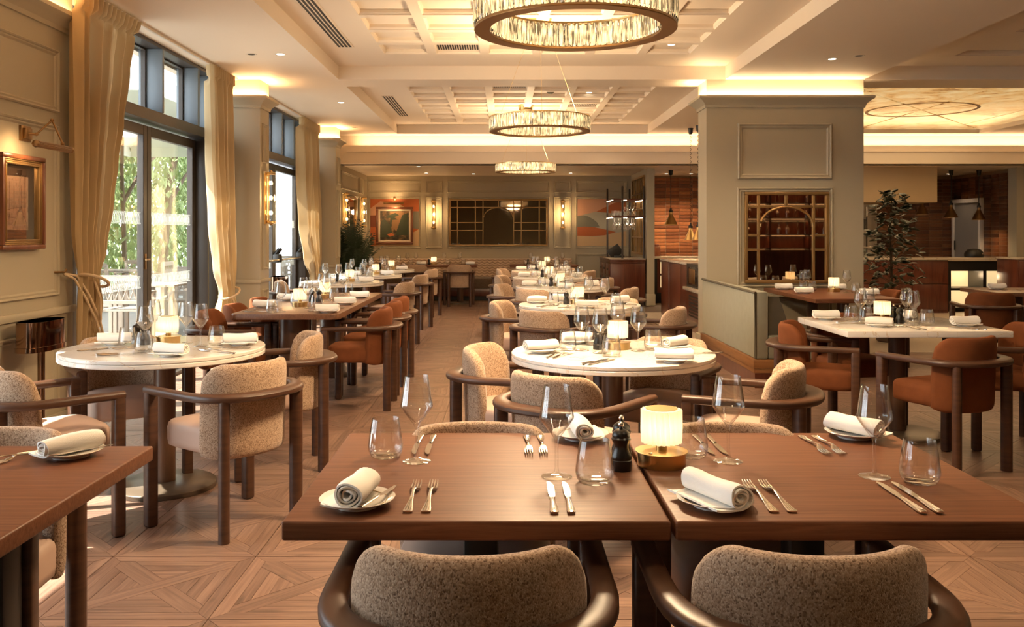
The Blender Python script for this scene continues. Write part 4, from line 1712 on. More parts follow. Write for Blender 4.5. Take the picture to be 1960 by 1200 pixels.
for i, dx in enumerate((0.45, 1.06)):
    wine(dx + 0.06, 17.0, ('at left', 'at right')[i], TG, True)
    tumbler(dx - 0.04, 16.85, ('at left', 'at right')[i], TG, True)

# ---- the centre row of round tables
rows = ((0.555, 4.52, 'nearest'), (0.64, 7.52, 'second'), (0.645, 10.05, 'third'), (0.63, 12.1, 'fourth'), (0.63, 14.4, 'farthest'))
for n, (cx_, cy_, nm) in enumerate(rows):
    tp = nm + ' centre-row round table'
    make(ROUND, 'round_table', nm + ' round double-slab marble table of the centre row', 'table', (cx_, cy_, 0), 0, 'round marble tables')
    far = n > 1
    if n == 0:
        plate_napkin(0.185, 4.475, 112, 'at left', tp, True, 1)
        plate_napkin(0.40, 4.86, 92, 'at far left', tp, False, 2)
        plate_napkin(0.90, 4.62, 128, 'at right', tp, True, 0)
        plate_napkin(0.80, 4.15, 84, 'at near right', tp, False, 1)
        for (x, y, pl) in ((0.40, 4.555, 'at left'), (0.485, 4.456, 'in front of the mills'), (0.63, 4.90, 'behind the lamp'), (0.69, 4.535, 'right of the lamp')):
            wine(x, y, pl, tp)
        for (x, y, pl) in ((0.327, 4.575, 'at left'), (0.48, 4.77, 'behind the mills'), (0.527, 4.34, 'in front of the lamp'), (0.775, 4.585, 'at right')):
            tumbler(x, y, pl, tp)
        place_lamp(0.595, 4.62, tp)
        place_mill(0.49, 4.60, 'left', tp)
        place_mill(0.525, 4.68, 'right', tp)
        fork(0.255, 4.36, -32, 'at left, outer,', tp)
        fork(0.285, 4.345, -32, 'at left, inner,', tp)
        knife(0.43, 4.15, -40, 'at front, outer,', tp)
        knife(0.46, 4.14, -40, 'at front, inner,', tp)
        knife(0.985, 4.43, 100, 'at right,', tp)
        fork(0.88, 4.74, 75, 'behind the right tumbler,', tp)
    else:
        for (a, pl, nr) in ((160, 'at left', 100), (-85, 'at front', 88), (15, 'at right', 102), (108, 'at back', 90)):
            plate_napkin(cx_ + 0.38 * math.cos(R(a)), cy_ + 0.38 * math.sin(R(a)), nr, pl, tp, False)
        for (dx, dy, pl) in ((-0.15, 0.1, 'at left'), (-0.10, -0.18, 'at front'), (0.10, -0.08 + 0.28, 'at back'), (0.21, -0.08, 'at right')):
            wine(cx_ + dx, cy_ + dy, pl, tp, far)
        for (dx, dy, pl) in ((-0.22, 0.02, 'at left'), (-0.02, -0.26, 'at front'), (-0.02, 0.27, 'at back'), (0.29, -0.16, 'at right')):
            tumbler(cx_ + dx, cy_ + dy, pl, tp, far)
        place_lamp(cx_ - 0.01, cy_ + 0.03, tp)
        place_mill(cx_ - 0.11, cy_ + 0.02, 'single', tp)
        if n == 1:
            fork(cx_ - 0.30, cy_ - 0.22, -45, 'at left, outer,', tp)
            fork(cx_ - 0.27, cy_ - 0.24, -45, 'at left, inner,', tp)
            knife(cx_ - 0.10, cy_ - 0.37, -70, 'at front,', tp)
            knife(cx_ + 0.36, cy_ - 0.10, 80, 'at right, outer,', tp)
            fork(cx_ + 0.26, cy_ + 0.08, 60, 'at right,', tp)
    tq = nm + ' centre round table'
    chair('b', cx_ - 0.262, cy_ - 0.69, 0.6, 0.8, 'beige boucle chair seen from behind, near left of the ' + tq)
    chair('b', cx_ - 0.505, cy_ + 0.03, 0.95, -0.3, 'beige boucle chair at the aisle side, left of the ' + tq)
    chair('b', cx_ + 0.29, cy_ + 0.24, -0.5, -0.85, 'beige boucle chair facing camera, far right of the ' + tq)
    chair('b', cx_ + 0.545, cy_ - 0.50, -0.93, 0.37, 'beige boucle chair at near right of the ' + tq)

# ---- right-hand tables
R1 = 'the table under column mirror'
make(rect_table_proto(0.81, 1.62, 'tablewood', ped='round', peds=((0, -0.42), (0, 0.42))), 'dining_table', 'long wood table under the column mirror by the banquette', 'table', (3.285, 8.95, 0), 0)
place_lamp(3.42, 9.12, R1)
wine(3.06, 9.0, 'left of the pair', R1, True)
wine(3.15, 9.15, 'right of the pair', R1, True)
wine(3.50, 8.98, 'beside the lamp', R1, True)
tumbler(3.10, 9.12, 'behind the pair', R1, True)
tumbler(3.22, 9.2, 'left of the lamp', R1, True)
tumbler(3.56, 8.90, 'at right', R1, True)
plate_napkin(3.02, 9.50, 88, 'at far left', R1, False, 1)
plate_napkin(3.02, 8.86, 88, 'at near left', R1, False, 1)
plate_napkin(3.58, 9.45, 90, 'at far right', R1, False, 1)
plate_napkin(3.58, 8.62, 90, 'at near right', R1, False, 1)
chair('r', 3.83, 9.1, -1, 0.05, 'rust velvet chair on the right side of the mirror table')

R2 = 'the square marble table'
sq = MB().rbox(-0.515, 0.515, -0.465, 0.465, 0.71, 0.75, 0.004).mesh('tabletop', M['marble'], 30)
pp = MB().lathe([(0.055, 0.03), (0.055, 0.70), (0.2, 0.70), (0.2, 0.71)], 28, closed=True).mesh('pedestal', M['pedestal'])
pb = MB().lathe([(0, 0), (0.28, 0), (0.28, 0.024), (0.26, 0.03), (0, 0.04)], 40).mesh('base', M['pedbase'])
make([('tabletop', sq), ('pedestal', pp), ('base', pb)], 'marble_table', 'square white marble table on the right', 'table', (2.645, 5.915, 0), 0)
place_lamp(2.56, 5.95, R2)
place_mill(2.665, 5.92, 'front', R2)
place_mill(2.66, 6.0, 'rear', R2)
wine(2.416, 5.96, 'left of the lamp', R2)
wine(2.53, 6.10, 'behind the lamp', R2)
wine(2.76, 6.03, 'right rear', R2)
wine(2.70, 5.80, 'right front', R2)
tumbler(2.42, 6.14, 'at left', R2)
tumbler(2.49, 6.06, 'hidden left of the lamp', R2)
tumbler(2.73, 5.90, 'between the right wine glasses', R2)
tumbler(2.79, 5.80, 'at right', R2)
plate_napkin(2.27, 6.20, 88, 'at left', R2, True, 1)
plate_napkin(2.44, 5.72, 62, 'at front', R2, False, 2)
plate_napkin(2.86, 6.27, 20, 'at back', R2, False, 3)
plate_napkin(3.02, 5.76, 92, 'at right', R2, False, 1)
knife(2.30, 5.86, 95, 'at left, inner,', R2)
fork(2.36, 6.02, -62, 'at left, outer,', R2)
fork(2.59, 5.64, 12, 'at front, left of pair,', R2)
fork(2.63, 5.64, 12, 'at front, right of pair,', R2)
knife(2.93, 5.64, 30, 'at right, inner,', R2)
knife(2.97, 5.62, 30, 'at right, outer,', R2)
chair('r', 2.07, 5.75, 0.93, -0.37, 'rust velvet chair left of the square marble table')
chair('r', 2.59, 5.17, -0.4, 0.92, 'rust velvet chair seen from behind before the square marble table')
chair('r', 2.46, 6.25, 0.2, -0.98, 'rust velvet chair facing camera beyond the square marble table')
chair('r', 3.20, 5.72, -0.95, 0.15, 'rust velvet chair right of the square marble table, cropped by the frame')

R3 = 'the far-right wood table'
make(rect_table_proto(1.4, 0.85, 'tablewood2', ped='round', peds=((-0.3, 0), (0.3, 0))), 'dining_table', 'brown wood table cut off by the right edge', 'table', (5.78, 9.38, 0), R(-3))
plate_napkin(5.33, 9.50, 88, 'at left', R3, False, 1)
fork(5.55, 9.3, 60, 'middle,', R3)
knife(5.60, 9.25, 65, 'middle,', R3)
wine(5.48, 9.15, 'at the frame edge', R3, True)
tumbler(5.56, 9.10, 'at the frame edge', R3, True)
chair('r', 4.86, 8.85, 0.25, 0.95, 'left rust velvet chair seen from behind at the far right table')
chair('r', 5.28, 8.28, 0.3, 0.95, 'right rust velvet chair cropped at the far right table')


# ================================================================== CEILING FITTINGS
def chandelier(y, which, each, power):
    t = thing('ring_chandelier', which + ' crystal ring chandelier hanging from the coffered ceiling', 'chandelier', (0.315, y, 2.265), 0, 'crystal ring chandeliers')
    bot = MB()
    bot.lathe([(0.384, 0.0), (0.450, 0.0), (0.452, 0.003), (0.450, 0.012), (0.384, 0.012), (0.382, 0.003), (0.384, 0.0)], 96)
    new('bottom_ring', bot.mesh('bottom_ring', M['brassdark'], 30), t)
    top = MB()
    top.lathe([(0.378, 0.125), (0.454, 0.125), (0.454, 0.133), (0.378, 0.133), (0.378, 0.125)], 96)
    new('top_ring', top.mesh('top_ring', M['brass'], 30), t)
    core = MB()
    core.lathe([(0.414, 0.016), (0.418, 0.016), (0.418, 0.122), (0.414, 0.122), (0.414, 0.016)], 96)
    new('led_core', core.mesh('led_core', M['ledcore'], 30), t)
    def crystal(mb, mtx, w):
        tb = bmesh.new()
        h0, h1 = 0.013, 0.124
        secs = []
        for z, k in ((h0, 0.55), (h0 + 0.018, 1.0), ((h0 + h1) / 2, 1.06), (h1 - 0.018, 1.0), (h1, 0.55)):
            secs.append([tb.verts.new((w * k * math.cos(a), w * k * 0.75 * math.sin(a), z)) for a in [2 * PI * (q + 0.5) / 6 for q in range(6)]])
        for a, b in zip(secs, secs[1:]):
            for q in range(6):
                j = (q + 1) % 6
                tb.faces.new((a[q], a[j], b[j], b[q]))
        tb.faces.new(list(reversed(secs[0])))
        tb.faces.new(secs[-1])
        mb.merge(tb, mtx)
    if each:
        mb = MB(); crystal(mb, Matrix.Identity(4), 0.0135)
        cm = mb.mesh('crystal', M['crystal'], 0)
    else:
        allc = MB()
    for n, rad in ((100, 0.446), (86, 0.386)):
        for k in range(n):
            a = 2 * PI * k / n
            mtx = Matrix.Translation((rad * math.cos(a), rad * math.sin(a), 0)) @ Matrix.Rotation(a + PI / 2 + 0.25 * math.sin(k * 12.9), 4, 'Z')
            if each:
                o = new('crystal', cm, t)
                o.matrix_local = mtx
            else:
                crystal(allc, mtx, 0.0135)
    if not each:
        new('crystals', allc.mesh('crystals', M['crystal'], 0), t)['kind'] = 'stuff'
    for a in (30, 150, 270):
        w = MB()
        w.tube([(0.43 * math.cos(R(a)), 0.43 * math.sin(R(a)), 0.133), (0.06 * math.cos(R(a)), 0.06 * math.sin(R(a)), HT + 0.02 - 2.265)], 0.0015, 5)
        new('suspension_wire', w.mesh('suspension_wire', M['brass']), t)
    cn = MB()
    cn.lathe([(0, HT - 0.03 - 2.265), (0.10, HT - 0.03 - 2.265), (0.104, HT - 0.025 - 2.265), (0.104, HT + 0.05 - 2.265)], 32, closed=True)
    new('canopy', cn.mesh('canopy', M['brass']), t)
    for (z, rot, w) in ((0.004, (0, 0, 0), 2.3), (0.130, UP, 1.8)):
        l = area('chandelier_light', (0.315, y, 2.265 + z), rot, 0.46, 0.46, power * w, (1.0, 0.72, 0.43))
        l.data.shape = 'DISK'


chandelier(3.93, 'nearest', True, 20)
chandelier(7.87, 'middle', False, 13)
chandelier(13.15, 'farthest', False, 9)


def downlight(x, y, z, where, lit=True, power=26, aim=None):
    t = thing('downlight', ('lit' if lit else 'unlit') + ' round recessed downlight ' + where, 'downlight', (x, y, z), 0, 'recessed downlights')
    mb = MB()
    mb.lathe([(0.036, -0.001), (0.052, -0.004), (0.055, -0.001), (0.055, 0.0)], 24)
    new('trim_ring', mb.mesh('trim_ring', M['whitetrim']), t)
    mb = MB()
    mb.lathe([(0, -0.0005), (0.037, -0.0008), (0.037, 0.0)], 20)
    new('lens', mb.mesh('lens', M['downlight' if lit else 'slotblack']), t)
    if lit:
        spot('downlight_beam', (x, y, z - 0.012), power, (1.0, 0.74, 0.46), 115, 1.0, 0.06, (x, y, 0))


downlight(-2.158, 8.45, HC, 'on the ceiling strip before the first pilaster')
downlight(-2.44, 8.45, HC, 'left of the lit one near the first pilaster', False)
downlight(-2.154, 11.56, HC, 'on the ceiling strip above the second window')
downlight(-2.45, 14.3, HC, 'on the ceiling strip by the second pilaster', False)
downlight(3.24, 8.68, HC, 'on the ceiling strip before the column', power=60)
downlight(3.44, 8.52, HC, 'right of the lit one before the column', False)
ZC = HT + 0.05
downlight(1.70, 8.95, ZC, 'in the last coffer of the near tray')
downlight(1.70, 11.3, ZC, 'in the right row of the far tray, nearest')
downlight(1.155, 12.0, ZC, 'in the second row of the far tray')
downlight(1.70, 13.2, ZC, 'in the right row of the far tray, middle')
downlight(1.70, 14.6, ZC, 'in the right row of the far tray, last')
ZR = 2.57
downlight(-1.57, 16.0, ZR, 'above the rear banquette, nearest left', power=5)
downlight(-1.58, 17.7, ZR, 'above the rear banquette, before the painting', power=5)
downlight(-0.64, 17.95, ZR, 'above the rear banquette, left of centre', power=5)
downlight(1.33, 17.7, ZR, 'above the rear banquette, right of centre', power=5)
downlight(3.30, 17.9, ZR, 'above the bar, left', power=80)
downlight(3.80, 17.9, ZR, 'above the bar, right', power=80)
downlight(9.1, 18.0, ZR, 'above the kitchen door', power=8)
# the near half of the tray above the camera carries the same fittings
for i, (x, y) in enumerate(((-1.03, 1.2), (1.70, 1.2), (-1.03, 5.7), (1.70, 5.7))):
    spot('downlight_beam', (x, y, HT - 0.02), 22, (1.0, 0.76, 0.48), 130, 1.0, 0.12, (x, y, 0))
for i, (x, y) in enumerate(((3.25, 4.4), (5.3, 5.6), (5.4, 8.4), (7.2, 8.2))):
    spot('downlight_beam', (x, y, HC - 0.02), 10, (1.0, 0.72, 0.40), 110, 1.0, 0.08, (x, y, 0))

sp = thing('ceiling_speaker', 'round white speaker grille in a far tray coffer', 'speaker', (1.155, 12.85, ZC), 0)
mb = MB(); mb.lathe([(0, -0.004), (0.105, -0.004), (0.12, -0.008), (0.125, 0.0)], 32)
new('grille', mb.mesh('grille', M['whitetrim']), sp)
sd = thing('smoke_detector', 'small dark smoke detector in a far tray coffer', 'detector', (0.62, 11.9, ZC), 0)
mb = MB(); mb.lathe([(0, -0.035), (0.03, -0.033), (0.05, -0.012), (0.052, 0.0)], 24)
new('housing', mb.mesh('housing', M['greypaint']), sd)


def slot_diffuser(y0, y1, where):
    t = thing('slot_diffuser', 'four-slot linear air diffuser ' + where, 'air vent', (-1.60, (y0 + y1) / 2, HT), 0, 'linear air diffusers')
    h = (y1 - y0) / 2
    new('plate', boxm('plate', M['cream'], -0.085, 0.085, -h, h, -0.006, 0.0, bevel=0.002), t)
    me = boxm('slot', M['slotblack'], -0.011, 0.011, -h + 0.02, h - 0.02, -0.0075, -0.004)
    for k in range(4):
        new('slot', me, t, (-0.0555 + 0.037 * k, 0, 0))


slot_diffuser(5.9, 8.82, 'in the near ceiling tray')
slot_diffuser(11.95, 14.0, 'in the far ceiling tray')


def coffer_grille(i, y, where, ny=17):
    x = -1.30 + (i + 0.5) * 0.546
    t = thing('return_grille', 'white louvred grille filling a coffer ' + where, 'air vent', (x, y, ZC), 0, 'coffer air grilles')
    new('frame', boxm('frame', M['whitetrim'], -0.226, 0.226, -0.226, 0.226, -0.008, 0.0), t)
    me = boxm('louvre', M['slotblack'], -0.0075, 0.0075, -0.20, 0.20, -0.0095, -0.005)
    for k in range(ny):
        new('louvre', me, t, (-0.2 + 0.4 * k / (ny - 1), 0, 0))


coffer_grille(1, 9.22 - 0.273, 'at the back of the near tray')
coffer_grille(4, 9.22 - 0.273 - 2 * 0.546, 'seen through the near chandelier ring')
coffer_grille(2, 14.86 - 0.273 - 6 * 0.546, 'at the front of the far tray')
coffer_grille(4, 14.86 - 0.273 - 3 * 0.546, 'on the right of the far tray')

# linear slot and panel lines of the right tray
t = thing('slot_diffuser', 'pale linear air diffuser in the right-hand ceiling tray', 'air vent', (5.95, 8.35, HT + 0.05), 0, 'linear air diffusers')
new('plate', boxm('plate', M['whitetrim'], -0.035, 0.035, -0.3, 0.3, -0.012, 0.0, bevel=0.002), t)

# ---- backlit onyx ceiling
on = thing('onyx_ceiling_light', 'large backlit golden onyx ceiling panel with inlaid circle', 'ceiling light', (6.06, 12.77, 3.15), 0)
HX, HY, RC, KI = 2.15, 2.42, 0.74, 0.70
cor = math.atan2(HY, HX)
rays = [0, cor, PI / 2, PI - cor, PI, PI + cor, 1.5 * PI, 2 * PI - cor, 2 * PI]


def rect_hit(a, k):
    c, s = math.cos(a), math.sin(a)
    tt = min(HX * k / abs(c) if abs(c) > 1e-9 else 1e9, HY * k / abs(s) if abs(s) > 1e-9 else 1e9)
    return (c * tt, s * tt)


def inset_c(poly, c, g=0.026):
    out = []
    for x, y in poly:
        d = math.hypot(c[0] - x, c[1] - y) or 1
        out.append((x + (c[0] - x) / d * g, y + (c[1] - y) / d * g))
    return out


for k in range(8):
    a0, a1 = rays[k], rays[k + 1]
    arc = [(RC * math.cos(a0 + (a1 - a0) * q / 8), RC * math.sin(a0 + (a1 - a0) * q / 8)) for q in range(9)]
    p1 = list(reversed(arc)) + [rect_hit(a0, KI), rect_hit(a1, KI)]
    p2 = [rect_hit(a0, KI), rect_hit(a0, 1), rect_hit(a1, 1), rect_hit(a1, KI)]
    p0 = [(0, 0)] + arc
    for poly in (p1, p2, p0):
        m_ = MB()
        c = (sum(p[0] for p in poly) / len(poly), sum(p[1] for p in poly) / len(poly))
        poly = inset_c(poly, c)
        m_.prism(poly, 0.0, 0.02)
        new('onyx_panel', m_.mesh('onyx_panel', M['onyx'], 0), on)
new('backing', boxm('backing', M['bronze_in'], -HX, HX, -HY, HY, 0.022, 0.04), on)
rg = MB().lathe([(RC - 0.022, -0.004), (RC + 0.022, -0.004), (RC + 0.022, 0.01), (RC - 0.022, 0.01), (RC - 0.022, -0.004)], 64)
new('inlay_ring', rg.mesh('inlay_ring', M['brassdark'], 30), on)
fr = MB()
for b in ((-HX, HX, -HY, -HY + 0.03), (-HX, HX, HY - 0.03, HY), (-HX, -HX + 0.03, -HY, HY), (HX - 0.03, HX, -HY, HY)):
    fr.box(b[0], b[1], b[2], b[3], -0.03, 0.0)
new('dark_frame', fr.mesh('dark_frame', M['black'], 0), on)
area('onyx_glow', (6.06, 12.77, 3.10), (0, 0, 0), 4.0, 4.4, 26, (1.0, 0.70, 0.38))

# ================================================================== MIRRORS, PICTURES, SCONCES
def arched_mirror(name, label, y, x0, x1, z0, z1, vfull, vtop, hfull, hside, arch, bar=0.028, glass='mirror'):
    t = thing(name, label, 'mirror', ((x0 + x1) / 2, y, (z0 + z1) / 2))
    cx_, cz_ = (x0 + x1) / 2, (z0 + z1) / 2
    X = lambda x: x - cx_
    Z = lambda z: z - cz_
    new('mirror_glass', boxm('mirror_glass', M[glass], X(x0 + 0.01), X(x1 - 0.01), -0.012, 0.0, Z(z0 + 0.01), Z(z1 - 0.01)), t)
    f = MB()
    w = 0.035
    for b in ((x0, x1, z0, z0 + w), (x0, x1, z1 - w, z1), (x0, x0 + w, z0 + w, z1 - w), (x1 - w, x1, z0 + w, z1 - w)):
        f.rbox(X(b[0]), X(b[1]), -0.045, 0.0, Z(b[2]), Z(b[3]), 0.006)
    new('frame', f.mesh('frame', M['goldframe']), t)
    h = bar / 2
    for x in vfull:
        new('muntin', boxm('muntin', M['goldframe'], X(x) - h, X(x) + h, -0.034, -0.012, Z(z0 + w), Z(z1 - w), bevel=0.005), t)
    zt = max(hfull)
    for x in vtop:
        new('muntin', boxm('muntin', M['goldframe'], X(x) - h, X(x) + h, -0.034, -0.012, Z(zt), Z(z1 - w), bevel=0.005), t)
    for z in hfull:
        new('muntin', boxm('muntin', M['goldframe'], X(x0 + w), X(x1 - w), -0.033, -0.012, Z(z) - h, Z(z) + h, bevel=0.005), t)
    for z in hside:
        for a, b in ((x0 + w, vfull[arch[3]]), (vfull[arch[4]], x1 - w)):
            new('muntin', boxm('muntin', M['goldframe'], X(a), X(b), -0.033, -0.012, Z(z) - h, Z(z) + h, bevel=0.005), t)
    zs, rx, rz = arch[0], arch[1], arch[2]
    pts = [(rx * math.cos(PI * k / 24), -0.024, Z(zs) + rz * math.sin(PI * k / 24)) for k in range(25)]
    m_ = MB()
    m_.tube(pts, h, 6)
    new('arch_muntin', m_.mesh('arch_muntin', M['goldframe']), t)


arched_mirror('arched_mirror', 'bronze mirror with gold arched muntins on the sage column', 9.83, 2.68, 3.62, 0.80, 1.82,
              (2.838, 3.453), (3.146,), (1.655,), (1.335, 1.172), (1.43, 0.295, 0.225, 0, 1), glass='mirrorlight')
arched_mirror('arched_mirror', 'wide bronze mirror with gold arched muntins above the rear banquette', YB, bx(860), bx(1048), bz(471), bz(381),
              tuple(bx(840 + v / 6.667) for v in (238, 466, 563, 955, 1052, 1280)), (bx(840 + 762 / 6.667),), (bz(397),), (bz(426), bz(441)),
              (bz(416), 0.305, 0.20, 2, 3), 0.022)


def sconce(at, rz, label):
    t = thing('wall_sconce', label, 'wall light', at, rz, 'tubular glass wall sconces')
    # local: wall behind at +Y, fitting towards -Y; 0.62 tall
    new('back_plate', boxm('back_plate', M['brass'], -0.035, 0.035, -0.02, 0.0, -0.30, 0.30, bevel=0.005), t)
    for s in (-1, 1):
        c = MB()
        c.lathe([(0, 0), (0.05, 0), (0.053, 0.004), (0.053, 0.022), (0.045, 0.03), (0.02, 0.034), (0.008, 0.05), (0, 0.05)], 20, closed=False)
        c.transform(Matrix.Translation((0, -0.075, 0.265 * s)) @ (Matrix.Identity(4) if s > 0 else Matrix.Rotation(PI, 4, 'X')))
        c.rbox(-0.012, 0.012, -0.06, -0.005, 0.265 * s - 0.01, 0.265 * s + 0.01, 0.003)
        new('cap', c.mesh('cap', M['brass']), t)
    g = MB().lathe([(0.048, -0.262), (0.048, 0.262)], 20, (0, -0.075, 0))
    new('glass_tube', g.mesh('glass_tube', M['pane']), t)
    rod = MB().tube([(0, -0.05, -0.26), (0, -0.05, 0.26)], 0.006, 8)
    new('rod', rod.mesh('rod', M['brass']), t)
    for z in (-0.17, 0.0, 0.17):
        b = MB().lathe([(0, -0.022), (0.010, -0.02), (0.016, -0.008), (0.016, 0.004), (0.009, 0.02), (0, 0.024)], 14, (0, -0.075, z))
        new('bulb', b.mesh('bulb', M['bulb']), t)
    v = Matrix.Rotation(rz, 4, 'Z') @ Vector((0, -0.16, 0))
    point('sconce_light', Vector(at) + v, 3, WARMER, 0.05)


sconce((bx(830.5), YB, 1.75), 0, 'brass sconce with three bulbs left of the wide mirror')
sconce((bx(1077), YB, 1.75), 0, 'brass sconce with three bulbs right of the wide mirror')
sconce((-2.74, 10.015, 1.76), R(90), 'brass sconce with three bulbs on the first pilaster')
sconce((-2.90, 17.65, 1.78), R(90), 'brass sconce in the alcove corner left of the painting')
sconce((-2.90, 15.72, 1.78), R(90), 'brass sconce on alcove wall above the palm')
# mirror on the alcove wall
t = thing('framed_mirror', 'gold framed mirror on the alcove wall behind the palm', 'mirror', (-2.9, 16.45, 1.55))
new('mirror_glass', boxm('mirror_glass', M['mirror'], 0, 0.012, -0.5, 0.5, -0.45, 0.45), t)
f = MB()
for b in ((-0.54, 0.54, -0.49, -0.45), (-0.54, 0.54, 0.45, 0.49), (-0.54, -0.5, -0.45, 0.45), (0.5, 0.54, -0.45, 0.45)):
    f.rbox(0, 0.04, b[0], b[1], b[2], b[3], 0.005)
new('frame', f.mesh('frame', M['goldframe']), t)

# mural panels on the back wall (flat painted shapes)
def painted(name, label, x0, x1, z0, z1, base, shapes):
    t = thing(name, label, 'mural', (x0, YB - 0.001, z0))
    w, h = x1 - x0, z1 - z0
    new('ground', boxm('ground', M[base], 0, w, -0.008, 0, 0, h), t)
    for i, (m_, poly) in enumerate(shapes):
        mb = MB()
        mb.prism([(px * w, py * h) for px, py in poly], 0, 0.0016)
        mb.transform(Matrix.Translation((0, -0.0082 - 0.0016 * i, 0)) @ Matrix.Rotation(R(90), 4, 'X'))
        new('painted_shape', mb.mesh('painted_shape', M[m_], 0), t)


def wave(y0, amp, ph, x0=0.0, x1=1.0, n=14):
    return [(x0 + (x1 - x0) * k / n, y0 + amp * math.sin(ph + 3.2 * k / n)) for k in range(n + 1)]


def under(w):
    return [(w[0][0], 0.0)] + [(w[-1][0], 0.0)] + list(reversed(w))


x0, x1, z0, z1 = bx(1105), bx(1200), bz(471), bz(381)
painted('wave_mural', 'peach, orange and grey wave mural panel right of the sconce', x0, x1, z0, z1, 'peach', [
    ('orange', [(0.36, 0.72), (0.55, 0.82), (0.75, 0.92), (1.0, 0.99), (1.0, 0.70), (0.7, 0.70)]),
    ('sagepaint', [(0, 0.62), (0.14, 0.67), (0.36, 0.73), (0.7, 0.70), (1.0, 0.74), (1.0, 0.2), (0, 0.2)]),
    ('greypaint', [(0, 0.64), (0.12, 0.655), (0.22, 0.63), (0.32, 0.57), (0.40, 0.50), (0.45, 0.40), (0, 0.40)]),
    ('tan', [(0, 0.0), (1, 0.0), (1.0, 0.32), (0.7, 0.27), (0.4, 0.20), (0, 0.22)]),
    ('orange', [(0, 0.22), (0.3, 0.21), (0.55, 0.23), (0.78, 0.30), (0.60, 0.345), (0.35, 0.40), (0.15, 0.415), (0, 0.40)]),
])
x0, x1, z0, z1 = bx(709), bx(802), bz(471), bz(381)
painted('geometric_mural', 'orange and tan geometric mural panel behind the gilt painting', x0, x1, z0, z1, 'tan', [
    ('peach', [(0, 0.35), (0, 1), (0.6, 1), (0.3, 0.5)]),
    ('orange', [(0, 1), (1, 1), (1, 0.74), (0.86, 0.74), (0.55, 0.92), (0.2, 0.95), (0, 0.80)]),
    ('maroon', [(0, 0.65), (0.25, 0.66), (0.25, 0.40), (0, 0.40)]),
    ('orange', [(0, 0.40), (0.25, 0.40), (0.3, 0.05), (0, 0.0)]),
    ('greypaint', [(0.86, 0.74), (1, 0.74), (1, 0.36), (0.86, 0.38)]),
    ('orange', [(0.86, 0.38), (1, 0.36), (0.86, 0.28)]),
])
# landscape painting
t = thing('framed_painting', 'gilt framed dark landscape painting lit from above on the back wall', 'painting', ((bx(720) + bx(791)) / 2, YB - 0.02, (bz(396) + bz(468)) / 2))
hw, hh = 0.39, 0.395
f = MB()
for b in ((-hw, hw, -hh, -hh + 0.05), (-hw, hw, hh - 0.05, hh), (-hw, -hw + 0.05, -hh + 0.05, hh - 0.05), (hw - 0.05, hw, -hh + 0.05, hh - 0.05)):
    f.rbox(b[0], b[1], -0.04, 0.0, b[2], b[3], 0.01)
new('frame', f.mesh('frame', M['framered']), t)
f = MB()
for b in ((-hw + 0.05, hw - 0.05, -hh + 0.05, -hh + 0.085), (-hw + 0.05, hw - 0.05, hh - 0.085, hh - 0.05), (-hw + 0.05, -hw + 0.085, -hh + 0.085, hh - 0.085), (hw - 0.085, hw - 0.05, -hh + 0.085, hh - 0.085)):
    f.rbox(b[0], b[1], -0.03, 0.0, b[2], b[3], 0.006)
new('inner_frame', f.mesh('inner_frame', M['paper']), t)
new('canvas', boxm('canvas', M['landscape'], -hw + 0.085, hw - 0.085, -0.012, 0.0, -hh + 0.085, hh - 0.085), t)
rr = random.Random(5)
for k, (m_, poly) in enumerate((('dusk', [(-0.05, -0.02), (-0.10, 0.30), (0.22, 0.30), (0.10, 0.05), (0.04, -0.12)]),
                                ('leaf2', [(0.02, -0.2), (0.10, 0.05), (0.16, 0.22), (0.28, 0.27), (0.30, -0.2)]),
                                ('leaf2', [(-0.30, -0.24), (-0.28, 0.1), (-0.2, 0.14), (-0.10, 0.02), (-0.02, -0.24)]),
                                ('leaf2', [(-0.10, -0.02), (-0.085, 0.16), (-0.20, 0.17), (-0.12, 0.22), (0.02, 0.27), (0.10, 0.22), (-0.01, 0.18), (0.07, 0.13), (-0.05, 0.12), (-0.07, -0.02)]),
                                ('orange', [(-0.16, -0.18), (-0.06, -0.15), (0.0, -0.20), (-0.1, -0.23)]))):
    mb = MB()
    mb.prism(poly, 0, 0.0012)
    mb.transform(Matrix.Translation((0, -0.0125 - 0.0012 * k, 0)) @ Matrix.Rotation(R(90), 4, 'X'))
    new('painted_shape', mb.mesh('painted_shape', M[m_], 0), t)


def picture_light(name, label, at, rz, L=0.42):
    t = thing(name, label, 'picture light', at, rz, 'brass picture lights')
    new('wall_plate', boxm('wall_plate', M['brassdark'], -0.03, 0.03, -0.014, 0.0, 0.05, 0.13, bevel=0.004), t)
    a = MB().tube([(0, -0.01, 0.09), (0, -0.07, 0.13), (0, -0.15, 0.08), (0, -0.17, 0.0)], 0.007, 8)
    new('arm', a.mesh('arm', M['brassdark']), t)
    h = MB().tube([(-L / 2, -0.17, -0.01), (L / 2, -0.17, -0.01)], 0.022, 14)
    new('lamp_tube', h.mesh('lamp_tube', M['brassdark']), t)
    return t


picture_light('picture_light', 'dark brass picture light above the gilt landscape painting', ((bx(720) + bx(791)) / 2, YB - 0.01, bz(388)), 0)
spot('picture_light_beam', ((bx(720) + bx(791)) / 2, YB - 0.20, bz(388) - 0.04), 7, WARMER, 150, 1.0, 0.04, ((bx(720) + bx(791)) / 2, YB, 1.45))
spot('picture_light_beam', ((bx(720) + bx(791)) / 2, YB - 0.20, bz(388) + 0.02), 5, WARMER, 150, 1.0, 0.04, ((bx(720) + bx(791)) / 2, YB, 2.3))

